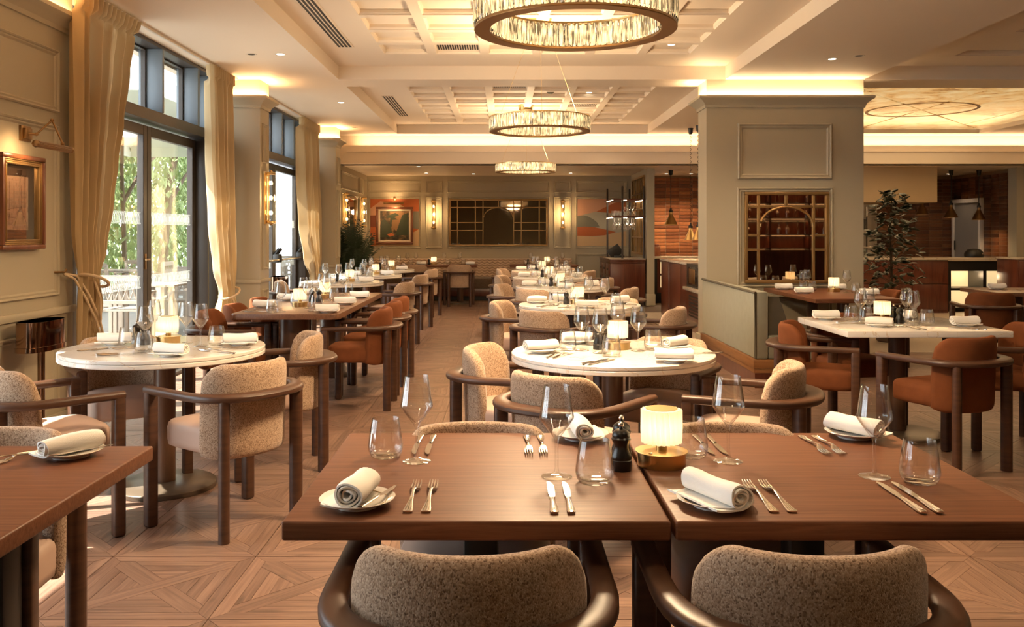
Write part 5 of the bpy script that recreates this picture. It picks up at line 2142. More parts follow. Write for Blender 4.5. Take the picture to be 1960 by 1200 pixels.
# picture and its swing-arm lamp on the near left wall
t = thing('framed_sketch', 'gilt framed pencil street sketch on the near left wall', 'picture', (-3.1, 5.57, 1.555))
f = MB()
for b in ((-0.25, 0.25, -0.30, -0.27), (-0.25, 0.25, 0.27, 0.30), (-0.25, -0.22, -0.27, 0.27), (0.22, 0.25, -0.27, 0.27)):
    f.rbox(0, 0.06, b[0], b[1], b[2], b[3], 0.006)
new('frame', f.mesh('frame', M['framered']), t)
f = MB()
for k, (a, d, hgt) in enumerate(((0.22, 0.008, 0.052), (0.212, 0.014, 0.044), (0.198, 0.012, 0.050))):
    zz = a + 0.05
    for b in ((-a, a, -zz, -zz + d), (-a, a, zz - d, zz), (-a, -a + d, -zz + d, zz - d), (a - d, a, -zz + d, zz - d)):
        f.rbox(0, hgt, b[0], b[1], b[2], b[3], 0.003)
new('gilt_slip', f.mesh('gilt_slip', M['goldframe']), t)
new('mat_board', boxm('mat_board', M['darkmat'], 0.0, 0.012, -0.19, 0.19, -0.24, 0.24), t)
new('sketch', boxm('sketch', M['sketchpaper'], 0.012, 0.014, -0.135, 0.115, -0.175, 0.165), t)
# a few drawn perspective lines of the street
ln = MB()
for (a, b) in (((-0.13, -0.05), (0.02, -0.03)), ((0.11, -0.16), (0.03, -0.03)), ((-0.06, -0.17), (0.02, -0.03)), ((0.03, -0.03), (0.03, 0.11)), ((0.07, -0.06), (0.07, 0.13)), ((-0.05, -0.04), (-0.05, 0.1)), ((-0.10, -0.05), (-0.10, 0.13)), ((-0.12, -0.095), (-0.03, -0.10))):
    ln.tube([(0.0143, a[0], a[1]), (0.0143, b[0], b[1])], 0.0009, 4)
new('pencil_lines', ln.mesh('pencil_lines', M['darkmat']), t)
new('picture_pane', boxm('picture_pane', M['picglass'], 0.030, 0.032, -0.2, 0.2, -0.25, 0.25), t)
t = thing('swing_arm_picture_lamp', 'aged brass swing-arm picture lamp above the pencil sketch', 'picture light', (-3.1, 5.66, 2.0))
new('wall_plate', boxm('wall_plate', M['brassdark'], 0, 0.016, -0.06, 0.06, -0.05, 0.05, bevel=0.003), t)
new('wall_plate', boxm('wall_plate', M['brassdark'], 0.014, 0.034, -0.04, 0.04, -0.035, 0.035, bevel=0.003), t)
a = MB()
a.tube([(0.03, 0.0, 0.0), (0.07, 0.02, 0.0)], 0.009, 10)
a.tube([(0.07, 0.02, 0.0), (0.13, 0.10, 0.10)], 0.006, 8)
a.tube([(0.13, 0.10, 0.10), (0.225, 0.05, -0.06)], 0.006, 8)
a.tube([(0.225, 0.05, -0.06), (0.24, 0.05, -0.09)], 0.008, 8)
for c in ((0.07, 0.02, 0.0), (0.13, 0.10, 0.10), (0.225, 0.05, -0.06)):
    a.lathe([(0, -0.013), (0.009, -0.009), (0.013, 0), (0.009, 0.009), (0, 0.013)], 12, c)
new('arm', a.mesh('arm', M['brassdark']), t)
h = MB()
h.tube([(0.245, -0.31, -0.095), (0.245, 0.11, -0.095)], 0.0185, 16)
for k in range(16):
    aa = 2 * PI * k / 16
    h.tube([(0.245 + 0.0185 * math.cos(aa), -0.30, -0.095 + 0.0185 * math.sin(aa)), (0.245 + 0.0185 * math.cos(aa), 0.10, -0.095 + 0.0185 * math.sin(aa))], 0.003, 5)
new('lamp_tube', h.mesh('lamp_tube', M['brassdark']), t)
e = MB()
for yy in (-0.315, 0.112):
    e.lathe([(0, -0.024), (0.017, -0.017), (0.024, 0), (0.017, 0.017), (0, 0.024)], 16, (0.245, yy, -0.095))
new('end_ball', e.mesh('end_ball', M['brassdark']), t)
spot('picture_light_beam', (-2.88, 5.5, 1.90), 4, WARMER, 150, 1.0, 0.04, (-3.1, 5.5, 1.75))

# ================================================================== CURTAINS
def interp(tab, h):
    tab = sorted(tab)
    if h <= tab[0][0]:
        return tab[0][1]
    for (a, p), (b, q) in zip(tab, tab[1:]):
        if h <= b:
            s = (h - a) / (b - a)
            s = s * s * (3 - 2 * s)
            return p + (q - p) * s
    return tab[-1][1]


def curtain(label, X, left, right, folds, amp, tie_h, tie_dir, top=3.055, seed=1):
    t = thing('curtain', label, 'curtain', (X, 0, 0), 0, 'golden beige curtains')
    r = random.Random(seed)
    ph = [r.uniform(0, 6) for _ in range(6)]
    NU, NV = 150, 60
    hs = [top * (1 - (j / (NV - 1))) for j in range(NV)]
    def pt(u, h):
        y0, y1 = interp(left, h), interp(right, h)
        w = y1 - y0
        pinch = max(0.35, min(1.0, w / 0.6))
        head = max(0.0, min(1.0, (h - (top - 0.14)) / 0.03))
        uu = u + 0.012 * math.sin(7 * u + ph[0] + 0.6 * h)
        wv = math.sin(2 * PI * folds * uu + ph[1]) + 0.35 * math.sin(2 * PI * folds * 1.7 * uu + ph[2] + 0.8 * h)
        a = amp * pinch * (1.0 if h > tie_h - 0.15 else 1.0)
        sharp = math.copysign(abs(math.sin(2 * PI * folds * 2.0 * u)) ** 0.5, math.sin(2 * PI * folds * 2.0 * u)) * 0.05
        x = (1 - head) * a * wv + head * (sharp + 0.02)
        x += 0.05 * math.exp(-((h - tie_h) / 0.18) ** 2) * (1 - 2 * abs(u - 0.5))
        y = y0 + w * u + 0.25 * w / folds * 0.35 * math.cos(2 * PI * folds * uu + ph[1]) * (1 - head)
        return (x, y, h)
    mb = MB()
    g = [[mb.bm.verts.new(pt(i / (NU - 1), h)) for h in hs] for i in range(NU)]
    for i in range(NU - 1):
        for j in range(NV - 1):
            mb.bm.faces.new((g[i][j], g[i + 1][j], g[i + 1][j + 1], g[i][j + 1]))
    new('cloth', mb.mesh('cloth', M['curtain'], 0 or 180), t)
    # tieback rope
    y0, y1 = interp(left, tie_h), interp(right, tie_h)
    rp = MB()
    n = 22
    yc, hw = (y0 + y1) / 2, (y1 - y0) / 2 + 0.005
    pts = [(0.04 + (amp * 0.8 + 0.05) * math.sin(2 * PI * k / n), yc + hw * math.cos(2 * PI * k / n), tie_h + 0.05 * math.cos(2 * PI * k / n) * tie_dir) for k in range(n)]
    rp.tube(pts, 0.011, 8, True)
    ye = yc + hw * (1 if tie_dir > 0 else -1)
    rp.tube([(0.05, yc, tie_h), (0.10, yc - 0.02, tie_h - 0.12), (0.10, yc - 0.01, tie_h - 0.28)], 0.009, 8)
    new('tieback_rope', rp.mesh('tieback_rope', M['rope']), t)
    return t


curtain('tall golden beige curtain tied back beside the near left wall', -2.98,
        [(0, 6.12), (0.8, 6.14), (1.02, 6.14), (1.4, 6.09), (3.06, 6.06)],
        [(0, 6.36), (0.55, 6.40), (0.85, 6.47), (1.02, 6.40), (1.25, 6.52), (1.6, 6.62), (1.9, 6.68), (2.2, 6.78), (2.6, 6.90), (2.9, 7.0), (3.06, 7.10)],
        7, 0.055, 1.02, -1, seed=2)
# long rope loop hanging from the hook at the wall
t = thing('curtain_rope', 'long cream rope loop hanging from the hook by the near curtain', 'rope', (-3.05, 6.12, 1.02))
rp = MB()
rp.tube([(0.0, -0.05, 0.06), (0.05, 0.0, 0.02), (0.10, 0.06, -0.12), (0.14, 0.13, -0.28), (0.15, 0.19, -0.42)], 0.009, 8)
rp.tube([(0.0, -0.05, 0.06), (0.06, 0.02, 0.04), (0.115, 0.08, -0.10), (0.155, 0.15, -0.27), (0.165, 0.20, -0.42)], 0.009, 8)
new('cord', rp.mesh('cord', M['rope']), t)
hk = MB().tube([(-0.05, -0.08, 0.07), (0.01, -0.06, 0.07), (0.02, -0.05, 0.09)], 0.008, 8)
new('hook', hk.mesh('hook', M['brassdark']), t)
curtain('golden beige curtain tied back at the first pilaster', -2.98,
        [(0, 9.08), (0.5, 9.10), (0.72, 9.20), (1.0, 9.08), (1.5, 8.95), (2.2, 8.86), (2.9, 8.83), (3.06, 8.80)],
        [(0, 9.66), (0.5, 9.66), (0.72, 9.56), (1.0, 9.62), (1.6, 9.58), (2.4, 9.56), (3.06, 9.52)],
        6, 0.055, 0.72, 1, seed=4)
curtain('golden beige curtain tied back at the second pilaster', -2.98,
        [(0, 13.30), (0.4, 13.35), (0.68, 13.55), (1.0, 13.25), (1.5, 12.95), (2.2, 12.82), (2.9, 12.78), (3.06, 12.78)],
        [(0, 14.05), (0.4, 14.0), (0.68, 13.85), (1.0, 14.1), (1.6, 14.18), (2.4, 14.05), (3.06, 13.90)],
        7, 0.055, 0.68, 1, seed=6)
# curtain tracks
for i, (a, b, w) in enumerate(((6.05, 9.75, 'near'), (10.3, 14.1, 'far'))):
    t = thing('curtain_track', 'white curtain track on the ceiling above the ' + w + ' window', 'curtain track', (-2.98, (a + b) / 2, HC - 0.012), 0)
    new('rail', boxm('rail', M['whitetrim'], -0.02, 0.02, -(b - a) / 2, (b - a) / 2, -0.012, 0.012, bevel=0.003), t)

# ================================================================== STANDS BY THE LEFT WALL
def bottle_stand(x, y, label):
    t = thing('wine_cooler_stand', label, 'stand', (x, y, 0), 0, 'bronze wine cooler stands')
    def oval(a, b, n=40, p=2.8):
        return [(a * math.copysign(abs(math.cos(2 * PI * k / n)) ** (2 / p), math.cos(2 * PI * k / n)), b * math.copysign(abs(math.sin(2 * PI * k / n)) ** (2 / p), math.sin(2 * PI * k / n))) for k in range(n)]
    mb = MB()
    def ring(s, z):
        return [mb.bm.verts.new((px * s, py * s * (0.985 if s < 1 else 1), z)) for px, py in oval(0.092, 0.21)]
    rings = [ring(0.01, 0.625), ring(1.04, 0.625), ring(1.04, 0.655), ring(1.0, 0.657), ring(1.0, 0.81), ring(0.98, 0.81), ring(0.975, 0.64), ring(0.01, 0.64)]
    for a, b in zip(rings, rings[1:]):
        for k in range(40):
            j = (k + 1) % 40
            mb.bm.faces.new((a[k], a[j], b[j], b[k]))
    new('bucket', mb.mesh('bucket', M['bronzetube'], 35), t)
    p = MB().lathe([(0.022, 0.02), (0.022, 0.63)], 20, closed=True)
    new('pole', p.mesh('pole', M['bronzetube']), t)
    b = MB().lathe([(0, 0), (0.15, 0), (0.152, 0.006), (0.14, 0.018), (0, 0.022)], 32)
    new('base', b.mesh('base', M['bronzetube']), t)


bottle_stand(-2.93, 5.55, 'polished bronze oval wine cooler stand by the near left wall')
bottle_stand(-2.86, 11.15, 'polished bronze oval wine cooler stand by the far window')

ORD = ('first', 'second', 'third', 'fourth', 'fifth', 'sixth', 'seventh', 'eighth', 'ninth', 'tenth', 'eleventh')


# ================================================================== BANQUETTES
t = thing('rear_banquette', 'long tan quilted banquette along the back wall', 'banquette', (-0.75, 18.0, 0))
bw0, bw1 = -2.14, 2.15      # local x range


def quilt(u, v):
    x = bw0 + (bw1 - bw0) * u
    z = 0.44 + 0.385 * v
    w = 0.014 * math.cos(2 * PI * (z / 0.055 + 0.55 * abs(((x / 0.11) % 1) * 2 - 1)))
    lean = 0.04 * v
    edge = min(1.0, v / 0.05, (1 - v) / 0.05)
    return (x, 0.30 + lean - 0.014 * edge - 0.6 * w * edge, z)


mb = MB()
mb.grid(quilt, 420, 48)
mb.box(bw0, bw1, 0.345, 0.48, 0.44, 0.825)
new('quilted_back', mb.mesh('quilted_back', M['tanbanq'], 60), t)
new('seat', boxm('seat', M['brownseat'], bw0, bw1, -0.36, 0.32, 0.24, 0.45, bevel=0.03), t)
new('base_board', boxm('base_board', M['mahog'], bw0, bw1, -0.33, 0.45, 0.09, 0.24, bevel=0.004), t)
new('plinth', boxm('plinth', M['black'], bw0, bw1, -0.26, 0.45, 0.0, 0.09), t)

t = thing('corner_banquette', 'grey green velvet banquette against the sage column', 'banquette', (2.2, 8.45, 0))
# local: side back panel along Y from -0.72 to 1.36, thickness 0.14
new('side_back', boxm('side_back', M['greenvelvet'], -0.0, 0.115, -0.75, 1.33, 0.25, 0.845, bevel=0.02), t)
pp = MB().tube([(0.0, -0.75, 0.26), (0.0, -0.75, 0.835), (0.0, 1.32, 0.85)], 0.012, 8)
new('piping', pp.mesh('piping', M['greenvelvet2']), t)
cb_ = MB()
cb_.prism([(0.12, 0.45), (0.34, 0.45), (0.22, 0.80), (0.12, 0.80)], 0, 2.02)
cb_.transform(Matrix.Translation((0, -0.70, 0)) @ Matrix(((1, 0, 0, 0), (0, 0, 1, 0), (0, 1, 0, 0), (0, 0, 0, 1))))
new('back_cushion', cb_.mesh('back_cushion', M['greenvelvet2'], 30), t)
new('seat', boxm('seat', M['greenvelvet'], 0.115, 0.66, -0.74, 1.32, 0.25, 0.46, bevel=0.025), t)
bb = MB()
bb.rbox(-0.02, 0.66, -0.765, 1.33, 0.17, 0.25, 0.006)
bb.rbox(-0.012, 0.66, -0.757, 1.33, 0.13, 0.17, 0.006)
new('wood_band', bb.mesh('wood_band', M['mahogtrim'], 30), t)
new('plinth', boxm('plinth', M['mahog'], -0.005, 0.64, -0.75, 1.33, 0.0, 0.13), t)

# ================================================================== WAITER STATION BY THE PARTITION
t = thing('sideboard', 'mahogany waiter station with stone top beside the partition', 'cabinet', (1.98, 16.45, 0))
new('body', boxm('body', M['mahog'], 0.0, 0.66, 0.0, 1.75, 0.07, 0.79, bevel=0.012), t)
for k in range(3):
    new('reeded_edge', boxm('reeded_edge', M['mahog'], -0.006 * k - 0.004, 0.66, -0.006 * k - 0.004, 1.75, 0.79 + 0.024 * k, 0.813 + 0.024 * k, bevel=0.006), t)
new('worktop', boxm('worktop', M['counter'], -0.025, 0.665, -0.025, 1.76, 0.862, 0.882, bevel=0.004), t)
new('plinth', boxm('plinth', M['black'], 0.03, 0.66, 0.03, 1.75, 0.0, 0.07), t)
for k in range(3):
    d = new('door', boxm('door', M['mahog'], -0.016, 0.0, 0.06 + 0.56 * k, 0.58 + 0.56 * k, 0.10, 0.54, bevel=0.004), t)
    new('pull', boxm('pull', M['black'], -0.026, -0.014, 0.25 + 0.56 * k, 0.40 + 0.56 * k, 0.46, 0.50, bevel=0.003), d)
    d = new('drawer', boxm('drawer', M['mahog'], -0.016, 0.0, 0.06 + 0.56 * k, 0.58 + 0.56 * k, 0.56, 0.77, bevel=0.004), t)
    new('pull', boxm('pull', M['black'], -0.026, -0.014, 0.25 + 0.56 * k, 0.40 + 0.56 * k, 0.65, 0.69, bevel=0.003), d)

E0 = (2.02, 16.52, 0.882)
t = thing('etagere', 'dark metal etagere with two lit shelves standing on the waiter station', 'shelf', E0)
post = MB().lathe([(0.019, 0.0), (0.026, 0.0), (0.026, 0.01), (0.019, 0.012), (0.019, 1.345), (0.014, 1.362), (0.0, 1.368)], 16).mesh('post', M['darkwood'])
for (x, y, s) in ((0.20, 0.03, 1.0), (0.60, 0.03, 1.0), (0.03, 1.0, 1.0), (0.50, 1.2, 1.0)):
    new('post', post, t, (x, y, 0))
for z in (1.105, 0.775):
    sh = new('shelf_board', boxm('shelf_board', M['mahog'], 0.0, 0.63, 0.0, 1.25, z, z + 0.022, bevel=0.004), t)
    for (a, b) in (((0.03, 0.06, 0.16, 0.95)), ((0.42, 0.45, 0.1, 1.1))) if False else ((0.02, 0.035), (0.60, 0.615)):
        new('led_strip', boxm('led_strip', M['led'], a, b, 0.12, 1.1, z - 0.008, z), sh)
for (x, y, z) in ((0.3, 0.5, 1.07), (0.3, 0.5, 0.74)):
    point('shelf_led_light', (E0[0] + x, E0[1] + y, E0[2] + z), 2.0, (1.0, 0.8, 0.55), 0.05)
rr = random.Random(11)
# things on the shelf: low tumblers and a decanter group, stemware hanging below
for k in range(6):
    single('tumbler', TUMB_FAR, ORD[k % 3] + ' small tumbler from left, ' + ('front', 'back')[k // 3] + ' row of the upper etagere shelf', 'glass', (E0[0] + 0.06 + 0.07 * (k % 3), E0[1] + 0.15 + 0.16 * (k // 3), E0[2] + 0.7975), 0, 'tumblers on the etagere shelf')
dec = MB().lathe([(0, 0), (0.06, 0), (0.068, 0.01), (0.066, 0.09), (0.045, 0.13), (0.022, 0.155), (0.020, 0.19), (0.034, 0.205)], 16).mesh('decanter', M['glass'])
for k, (x, y) in enumerate(((0.30, 0.30), (0.42, 0.42), (0.32, 0.55), (0.46, 0.20))):
    single('decanter', dec, ('front', 'middle', 'rear', 'rightmost')[k] + ' clear glass decanter on the upper etagere shelf', 'decanter', (E0[0] + x, E0[1] + y, E0[2] + 0.7975), 0, 'decanters on the etagere shelf')
for k in range(10):
    x, y = 0.09 + 0.085 * (k % 5), 0.2 + 0.22 * (k // 5)
    single('wine_glass', WINE_FAR, ORD[k % 5] + ' wine glass from left hanging in the ' + ('front', 'back')[k // 5] + ' row under the etagere shelf', 'glass', (E0[0] + x, E0[1] + y, E0[2] + 0.7745), 0, 'glasses hanging under the etagere', (PI, 0, 0))
t = thing('till_screen', 'slanted black till screen on the waiter station worktop', 'till', (2.26, 17.35, 0.882))
m_ = MB().rbox(-0.13, 0.13, -0.01, 0.01, 0.03, 0.24, 0.005)
m_.transform(Matrix.Rotation(R(-35), 4, 'Y'))
new('screen', m_.mesh('screen', M['black']), t)
new('foot', boxm('foot', M['black'], -0.10, 0.10, -0.08, 0.08, 0.0, 0.035, bevel=0.006), t)
# tall gold-gridded mirror on the partition's left face
t = thing('gridded_mirror', 'tall gold gridded mirror on the partition behind the etagere', 'mirror', (2.66, 17.35, 1.58))
new('mirror_glass', boxm('mirror_glass', M['mirror'], -0.012, 0.0, -0.72, 0.80, -0.62, 0.85), t)
f = MB()
for b in ((-0.74, 0.82, -0.64, -0.60), (-0.74, 0.82, 0.84, 0.88), (-0.74, -0.70, -0.60, 0.84), (0.78, 0.82, -0.60, 0.84)):
    f.rbox(-0.04, 0.0, b[0], b[1], b[2], b[3], 0.004)
new('frame', f.mesh('frame', M['goldframe']), t)
for y in (-0.5, -0.1, 0.18, 0.55):
    new('muntin', boxm('muntin', M['goldframe'], -0.03, -0.012, y - 0.012, y + 0.012, -0.60, 0.84), t)
for z in (-0.3, 0.25, 0.55):
    new('muntin', boxm('muntin', M['goldframe'], -0.03, -0.012, -0.7, 0.78, z - 0.012, z + 0.012), t)

# ================================================================== BAR
t = thing('bar_counter', 'mahogany bar counter with pale stone top behind the column', 'bar counter', (2.65, 14.75, 0))
new('end_panel', boxm('end_panel', M['mahog'], -0.02, 0.62, -0.62, 0.0, 0.0, 0.90, bevel=0.004), t)
for k in range(2):
    new('front_panel', boxm('front_panel', M['mahog'], 0.0, 0.6, -0.625 - 0.86 * (k + 1) + 0.004, -0.625 - 0.86 * k - 0.002, 0.17, 0.90, bevel=0.003), t)
new('plinth', boxm('plinth', M['mahog'], 0.06, 0.6, -2.18, -0.62, 0.0, 0.17), t)
new('worktop', boxm('worktop', M['counter'], -0.04, 1.4, -2.12, 0.03, 0.90, 0.935, bevel=0.006), t)
new('rear_body', boxm('rear_body', M['mahog'], 0.62, 1.38, -2.1, 0.0, 0.0, 0.90), t)
ov = thing('undercounter_oven', 'black glass-fronted oven set in the bar end', 'oven', (2.60, 12.0, 0))
new('body', boxm('body', M['black'], 0.0, 0.6, -0.7, 0.55, 0.60, 0.925, bevel=0.006), ov)
new('glass_front', boxm('glass_front', M['ovenglass'], -0.012, 0.0, -0.3, 0.40, 0.64, 0.89, bevel=0.004), ov)
new('lit_window', boxm('lit_window', M['brassdark'], -0.016, -0.01, -0.05, 0.32, 0.66, 0.86, bevel=0.004), ov)
new('stone_sill', boxm('stone_sill', M['counter'], -0.06, 0.6, -0.7, 0.55, 0.56, 0.60, bevel=0.004), ov)
new('vent_panel', boxm('vent_panel', M['mahog'], -0.01, 0.6, -0.7, 0.53, 0.0, 0.56, bevel=0.004), ov)
for k in range(7):
    new('vent_slot', boxm('vent_slot', M['slotblack'], -0.014, -0.008, -0.35, 0.33, 0.20 + 0.045 * k, 0.222 + 0.045 * k), ov)
t = thing('back_bar', 'dark back bar cabinet with lit bottle fridge by the brick wall', 'cabinet', (2.84, 17.1, 0))
new('body', boxm('body', M['black'], 0.0, 2.2, 0.0, 0.6, 0.0, 0.86, bevel=0.005), t)
new('worktop', boxm('worktop', M['counter'], 0.0, 2.2, -0.03, 0.62, 0.86, 0.90, bevel=0.005), t)
for k in range(2):
    new('lit_door', boxm('lit_door', M['litshelf'], 0.19, 0.45, -0.006, 0.0, 0.30 + 0.27 * k, 0.53 + 0.27 * k), t)
f = MB()
for b in ((0.13, 0.19, 0.2, 0.85), (0.45, 0.5, 0.2, 0.85), (0.19, 0.45, 0.2, 0.3), (0.19, 0.45, 0.53, 0.57), (0.19, 0.45, 0.80, 0.85)):
    f.box(b[0], b[1], -0.015, 0.0, b[2], b[3])
new('door_frame', f.mesh('door_frame', M['mahog'], 0), t)
t = thing('coffee_grinder', 'small dark brown coffee grinder on the back bar worktop', 'machine', (2.98, 17.35, 0.90))
new('body', boxm('body', M['framered'], -0.08, 0.08, -0.1, 0.1, 0.0, 0.2, bevel=0.015), t)
new('lid', boxm('lid', M['mahog'], -0.06, 0.06, -0.08, 0.08, 0.2, 0.24, bevel=0.01), t)
t = thing('beer_font', 'tall black beer font standing on the bar worktop', 'tap', (3.55, 14.4, 0.935))
m_ = MB().lathe([(0, 0), (0.075, 0), (0.075, 0.30), (0.06, 0.42), (0.055, 0.56), (0.0, 0.58)], 20)
new('column', m_.mesh('column', M['black']), t)
new('spout', MB().tube([(0, -0.05, 0.40), (0, -0.13, 0.40), (0, -0.14, 0.33)], 0.012, 8).mesh('spout', M['brass']), t)


def pendant(x, y, zc, zb, label, coil=False, r=0.115, h=0.19, m='brass'):
    t = thing('heat_lamp' if coil else 'pendant_lamp', label, 'pendant light', (x, y, zb), 0, 'brass cone pendant lamps')
    H = zc - zb
    cn = MB().lathe([(r, 0), (r + 0.002, 0.004), (0.036, h * 0.78), (0.030, h * 0.82), (0.030, h), (0.0, h)], 28)
    new('cone_shade', cn.mesh('cone_shade', M[m]), t)
    inn = MB().lathe([(0, h * 0.55), (0.02, h * 0.5), (0.028, h * 0.35), (0.02, h * 0.22), (0, h * 0.2)], 14)
    new('bulb', inn.mesh('bulb', M['downlight']), t)
    cap = MB().lathe([(0.033, h), (0.036, h + 0.01), (0.036, h + 0.035), (0.018, h + 0.05), (0.014, h + 0.085), (0, h + 0.09)], 18)
    new('lamp_holder', cap.mesh('lamp_holder', M['black']), t)
    cu = MB().lathe([(0, H - 0.10), (0.025, H - 0.10), (0.034, H - 0.08), (0.046, H - 0.002), (0.046, H), (0, H)], 18)
    new('ceiling_cup', cu.mesh('ceiling_cup', M['black']), t)
    c = MB()
    if coil:
        n = int((H - 0.10 - h - 0.09) / 0.011)
        z0 = h + 0.085
        pts = [(0.013 * math.cos(k * PI / 3), 0.013 * math.sin(k * PI / 3), z0 + (H - 0.09 - z0) * k / n) for k in range(n + 1)]
        c.tube(pts, 0.004, 5)
    else:
        c.tube([(0, 0, h + 0.08), (0, 0, H - 0.09)], 0.008, 8)
    new('cord', c.mesh('cord', M['black']), t)
    spot('pendant_beam', (x, y, zb + 0.02), 8, WARM, 140, 0.8, 0.03, (x, y, 0))


pendant(3.05, 14.4, HC, 1.24, 'brass heat lamp on a coiled cord over the bar, left of the pair', True, 0.10, 0.20)
pendant(3.10, 14.05, HC, 1.25, 'brass heat lamp on a coiled cord over the bar, right of the pair', True, 0.10, 0.20)
pendant(3.20, 16.9, 2.57, 1.52, 'brass cone pendant on straight rod before the bar brick wall', False, 0.125, 0.24)
pendant(8.62, 16.95, 2.57, 1.66, 'brown cone pendant left of the kitchen doorway', False, 0.125, 0.24, 'brassdark')
pendant(9.13, 16.9, 2.57, 1.61, 'brown cone pendant right of the kitchen doorway', False, 0.125, 0.24, 'brassdark')
pendant(8.18, 17.2, 2.57, 1.72, 'brown cone pendant half hidden below the plaster hood', False, 0.125, 0.24, 'brassdark')

# ================================================================== OPEN KITCHEN AT RIGHT
t = thing('extractor_hood', 'large cream plaster extractor hood above the kitchen pass', 'hood', (6.9, 16.0, 1.92))
new('hood_body', boxm('hood_body', M['hood'], -1.4, 0.99, 0.0, 1.2, 0.0, 0.65, bevel=0.01), t)
t = thing('kitchen_range', 'stainless steel cooking line with shelves behind the ficus', 'kitchen unit', (7.2, 17.6, 0))
new('back_panel', boxm('back_panel', M['stainless'], -0.6, 0.65, 0.9, 0.95, 0.9, 2.2), t)
for z in (1.05, 1.38, 1.68):
    new('shelf', boxm('shelf', M['stainless'], -0.6, 0.65, 0.45, 0.9, z, z + 0.03, bevel=0.004), t)
new('base_unit', boxm('base_unit', M['stainless'], -0.6, 0.65, 0.3, 0.95, 0.0, 0.9), t)
new('upright', boxm('upright', M['stainless'], 0.28, 0.36, 0.5, 0.56, 0.9, 1.9), t)
new('oven_box', boxm('oven_box', M['ovenglass'], -0.55, 0.2, 0.5, 0.88, 1.09, 1.32, bevel=0.01), t)
new('oven_box', boxm('oven_box', M['ovenglass'], -0.35, 0.25, 0.5, 0.88, 1.42, 1.64, bevel=0.01), t)
spot('kitchen_light', (7.0, 17.2, 1.9), 18, WARM, 140, 1.0, 0.05, (7.1, 18.2, 1.2))

t = thing('kitchen_pass', 'dark red wood pass cabinets with stone top before the kitchen', 'cabinet', (5.3, 14.9, 0))
new('worktop', boxm('worktop', M['counter'], -0.2, 2.28, -0.03, 0.7, 0.90, 0.94, bevel=0.006), t)
new('carcass', boxm('carcass', M['mahog'], -0.2, 2.24, 0.02, 0.68, 0.0, 0.90), t)
for k in range(4):
    d = new('cabinet_door', boxm('cabinet_door', M['mahog'], -0.19 + 0.605 * k, 0.40 + 0.605 * k, 0.0, 0.02, 0.50, 0.89, bevel=0.004), t)
    d = new('drawer_front', boxm('drawer_front', M['mahog'], -0.19 + 0.605 * k, 0.40 + 0.605 * k, 0.0, 0.02, 0.06, 0.49, bevel=0.004), t)
t = thing('plate_station', 'black open plate shelves glowing warm under a stone top', 'shelf unit', (7.72, 15.3, 0))
new('worktop', boxm('worktop', M['counter'], -0.03, 1.4, -0.03, 0.6, 0.87, 0.93, bevel=0.006), t)
fr = MB()
for b in ((-0.02, 1.4, 0.70, 0.87), (-0.02, 0.06, 0.0, 0.70), (0.62, 0.68, 0.0, 0.70), (1.34, 1.4, 0.0, 0.7), (0.06, 1.34, 0.36, 0.40), (0.06, 1.34, 0.0, 0.06)):
    fr.box(b[0], b[1], 0.0, 0.55, b[2], b[3])
new('frame', fr.mesh('frame', M['black'], 0), t)
new('lit_back', boxm('lit_back', M['litshelf'], 0.06, 1.34, 0.50, 0.55, 0.06, 0.70), t)
new('led_strip', boxm('led_strip', M['led'], 0.1, 1.3, 0.3, 0.32, 0.69, 0.70), t)
t = thing('side_cabinet', 'dark red wood cabinet at the right end of the kitchen pass', 'cabinet', (8.30, 14.2, 0))
new('carcass', boxm('carcass', M['mahog'], 0.0, 1.2, 0.0, 0.6, 0.0, 0.93, bevel=0.004), t)
new('worktop', boxm('worktop', M['counter'], -0.02, 1.22, -0.02, 0.62, 0.93, 0.96, bevel=0.004), t)
new('cabinet_door', boxm('cabinet_door', M['mahog'], 0.02, 0.58, -0.018, 0.0, 0.06, 0.90, bevel=0.004), t)
point('plate_station_light', (8.2, 15.55, 0.62), 1.2, WARM, 0.05)
point('plate_station_light', (8.2, 15.55, 0.25), 0.8, WARM, 0.05)
t = thing('domed_pan', 'black domed pan on the plate station worktop', 'pan', (8.34, 15.6, 0.93))
m_ = MB().lathe([(0, 0), (0.15, 0), (0.16, 0.03), (0.155, 0.08), (0.11, 0.135), (0.03, 0.15), (0, 0.15)], 24)
new('dome', m_.mesh('dome', M['black']), t)
new('badge', boxm('badge', M['steel'], 0.06, 0.10, -0.152, -0.14, 0.05, 0.07, bevel=0.002), t)
# doorway in the brick side wall
t = struct('door_9', None, None, (9.50, 18.05, 0))
new('door_leaf', boxm('door_leaf', M['greydoor'], 0.0, 0.04, -0.48, 0.48, 0.0, 1.98), t)
for b in ((-0.56, -0.48, 0.0, 2.06), (0.48, 0.56, 0.0, 2.06), (-0.48, 0.48, 1.98, 2.06)):
    new('door_frame', boxm('door_frame', M['doorframe'], -0.03, 0.05, b[0], b[1], b[2], b[3], bevel=0.004), t)
new('door_handle', MB().tube([(-0.03, 0.42, 1.0), (-0.03, 0.42, 1.2)], 0.014, 8).mesh('door_handle', M['black']), t)

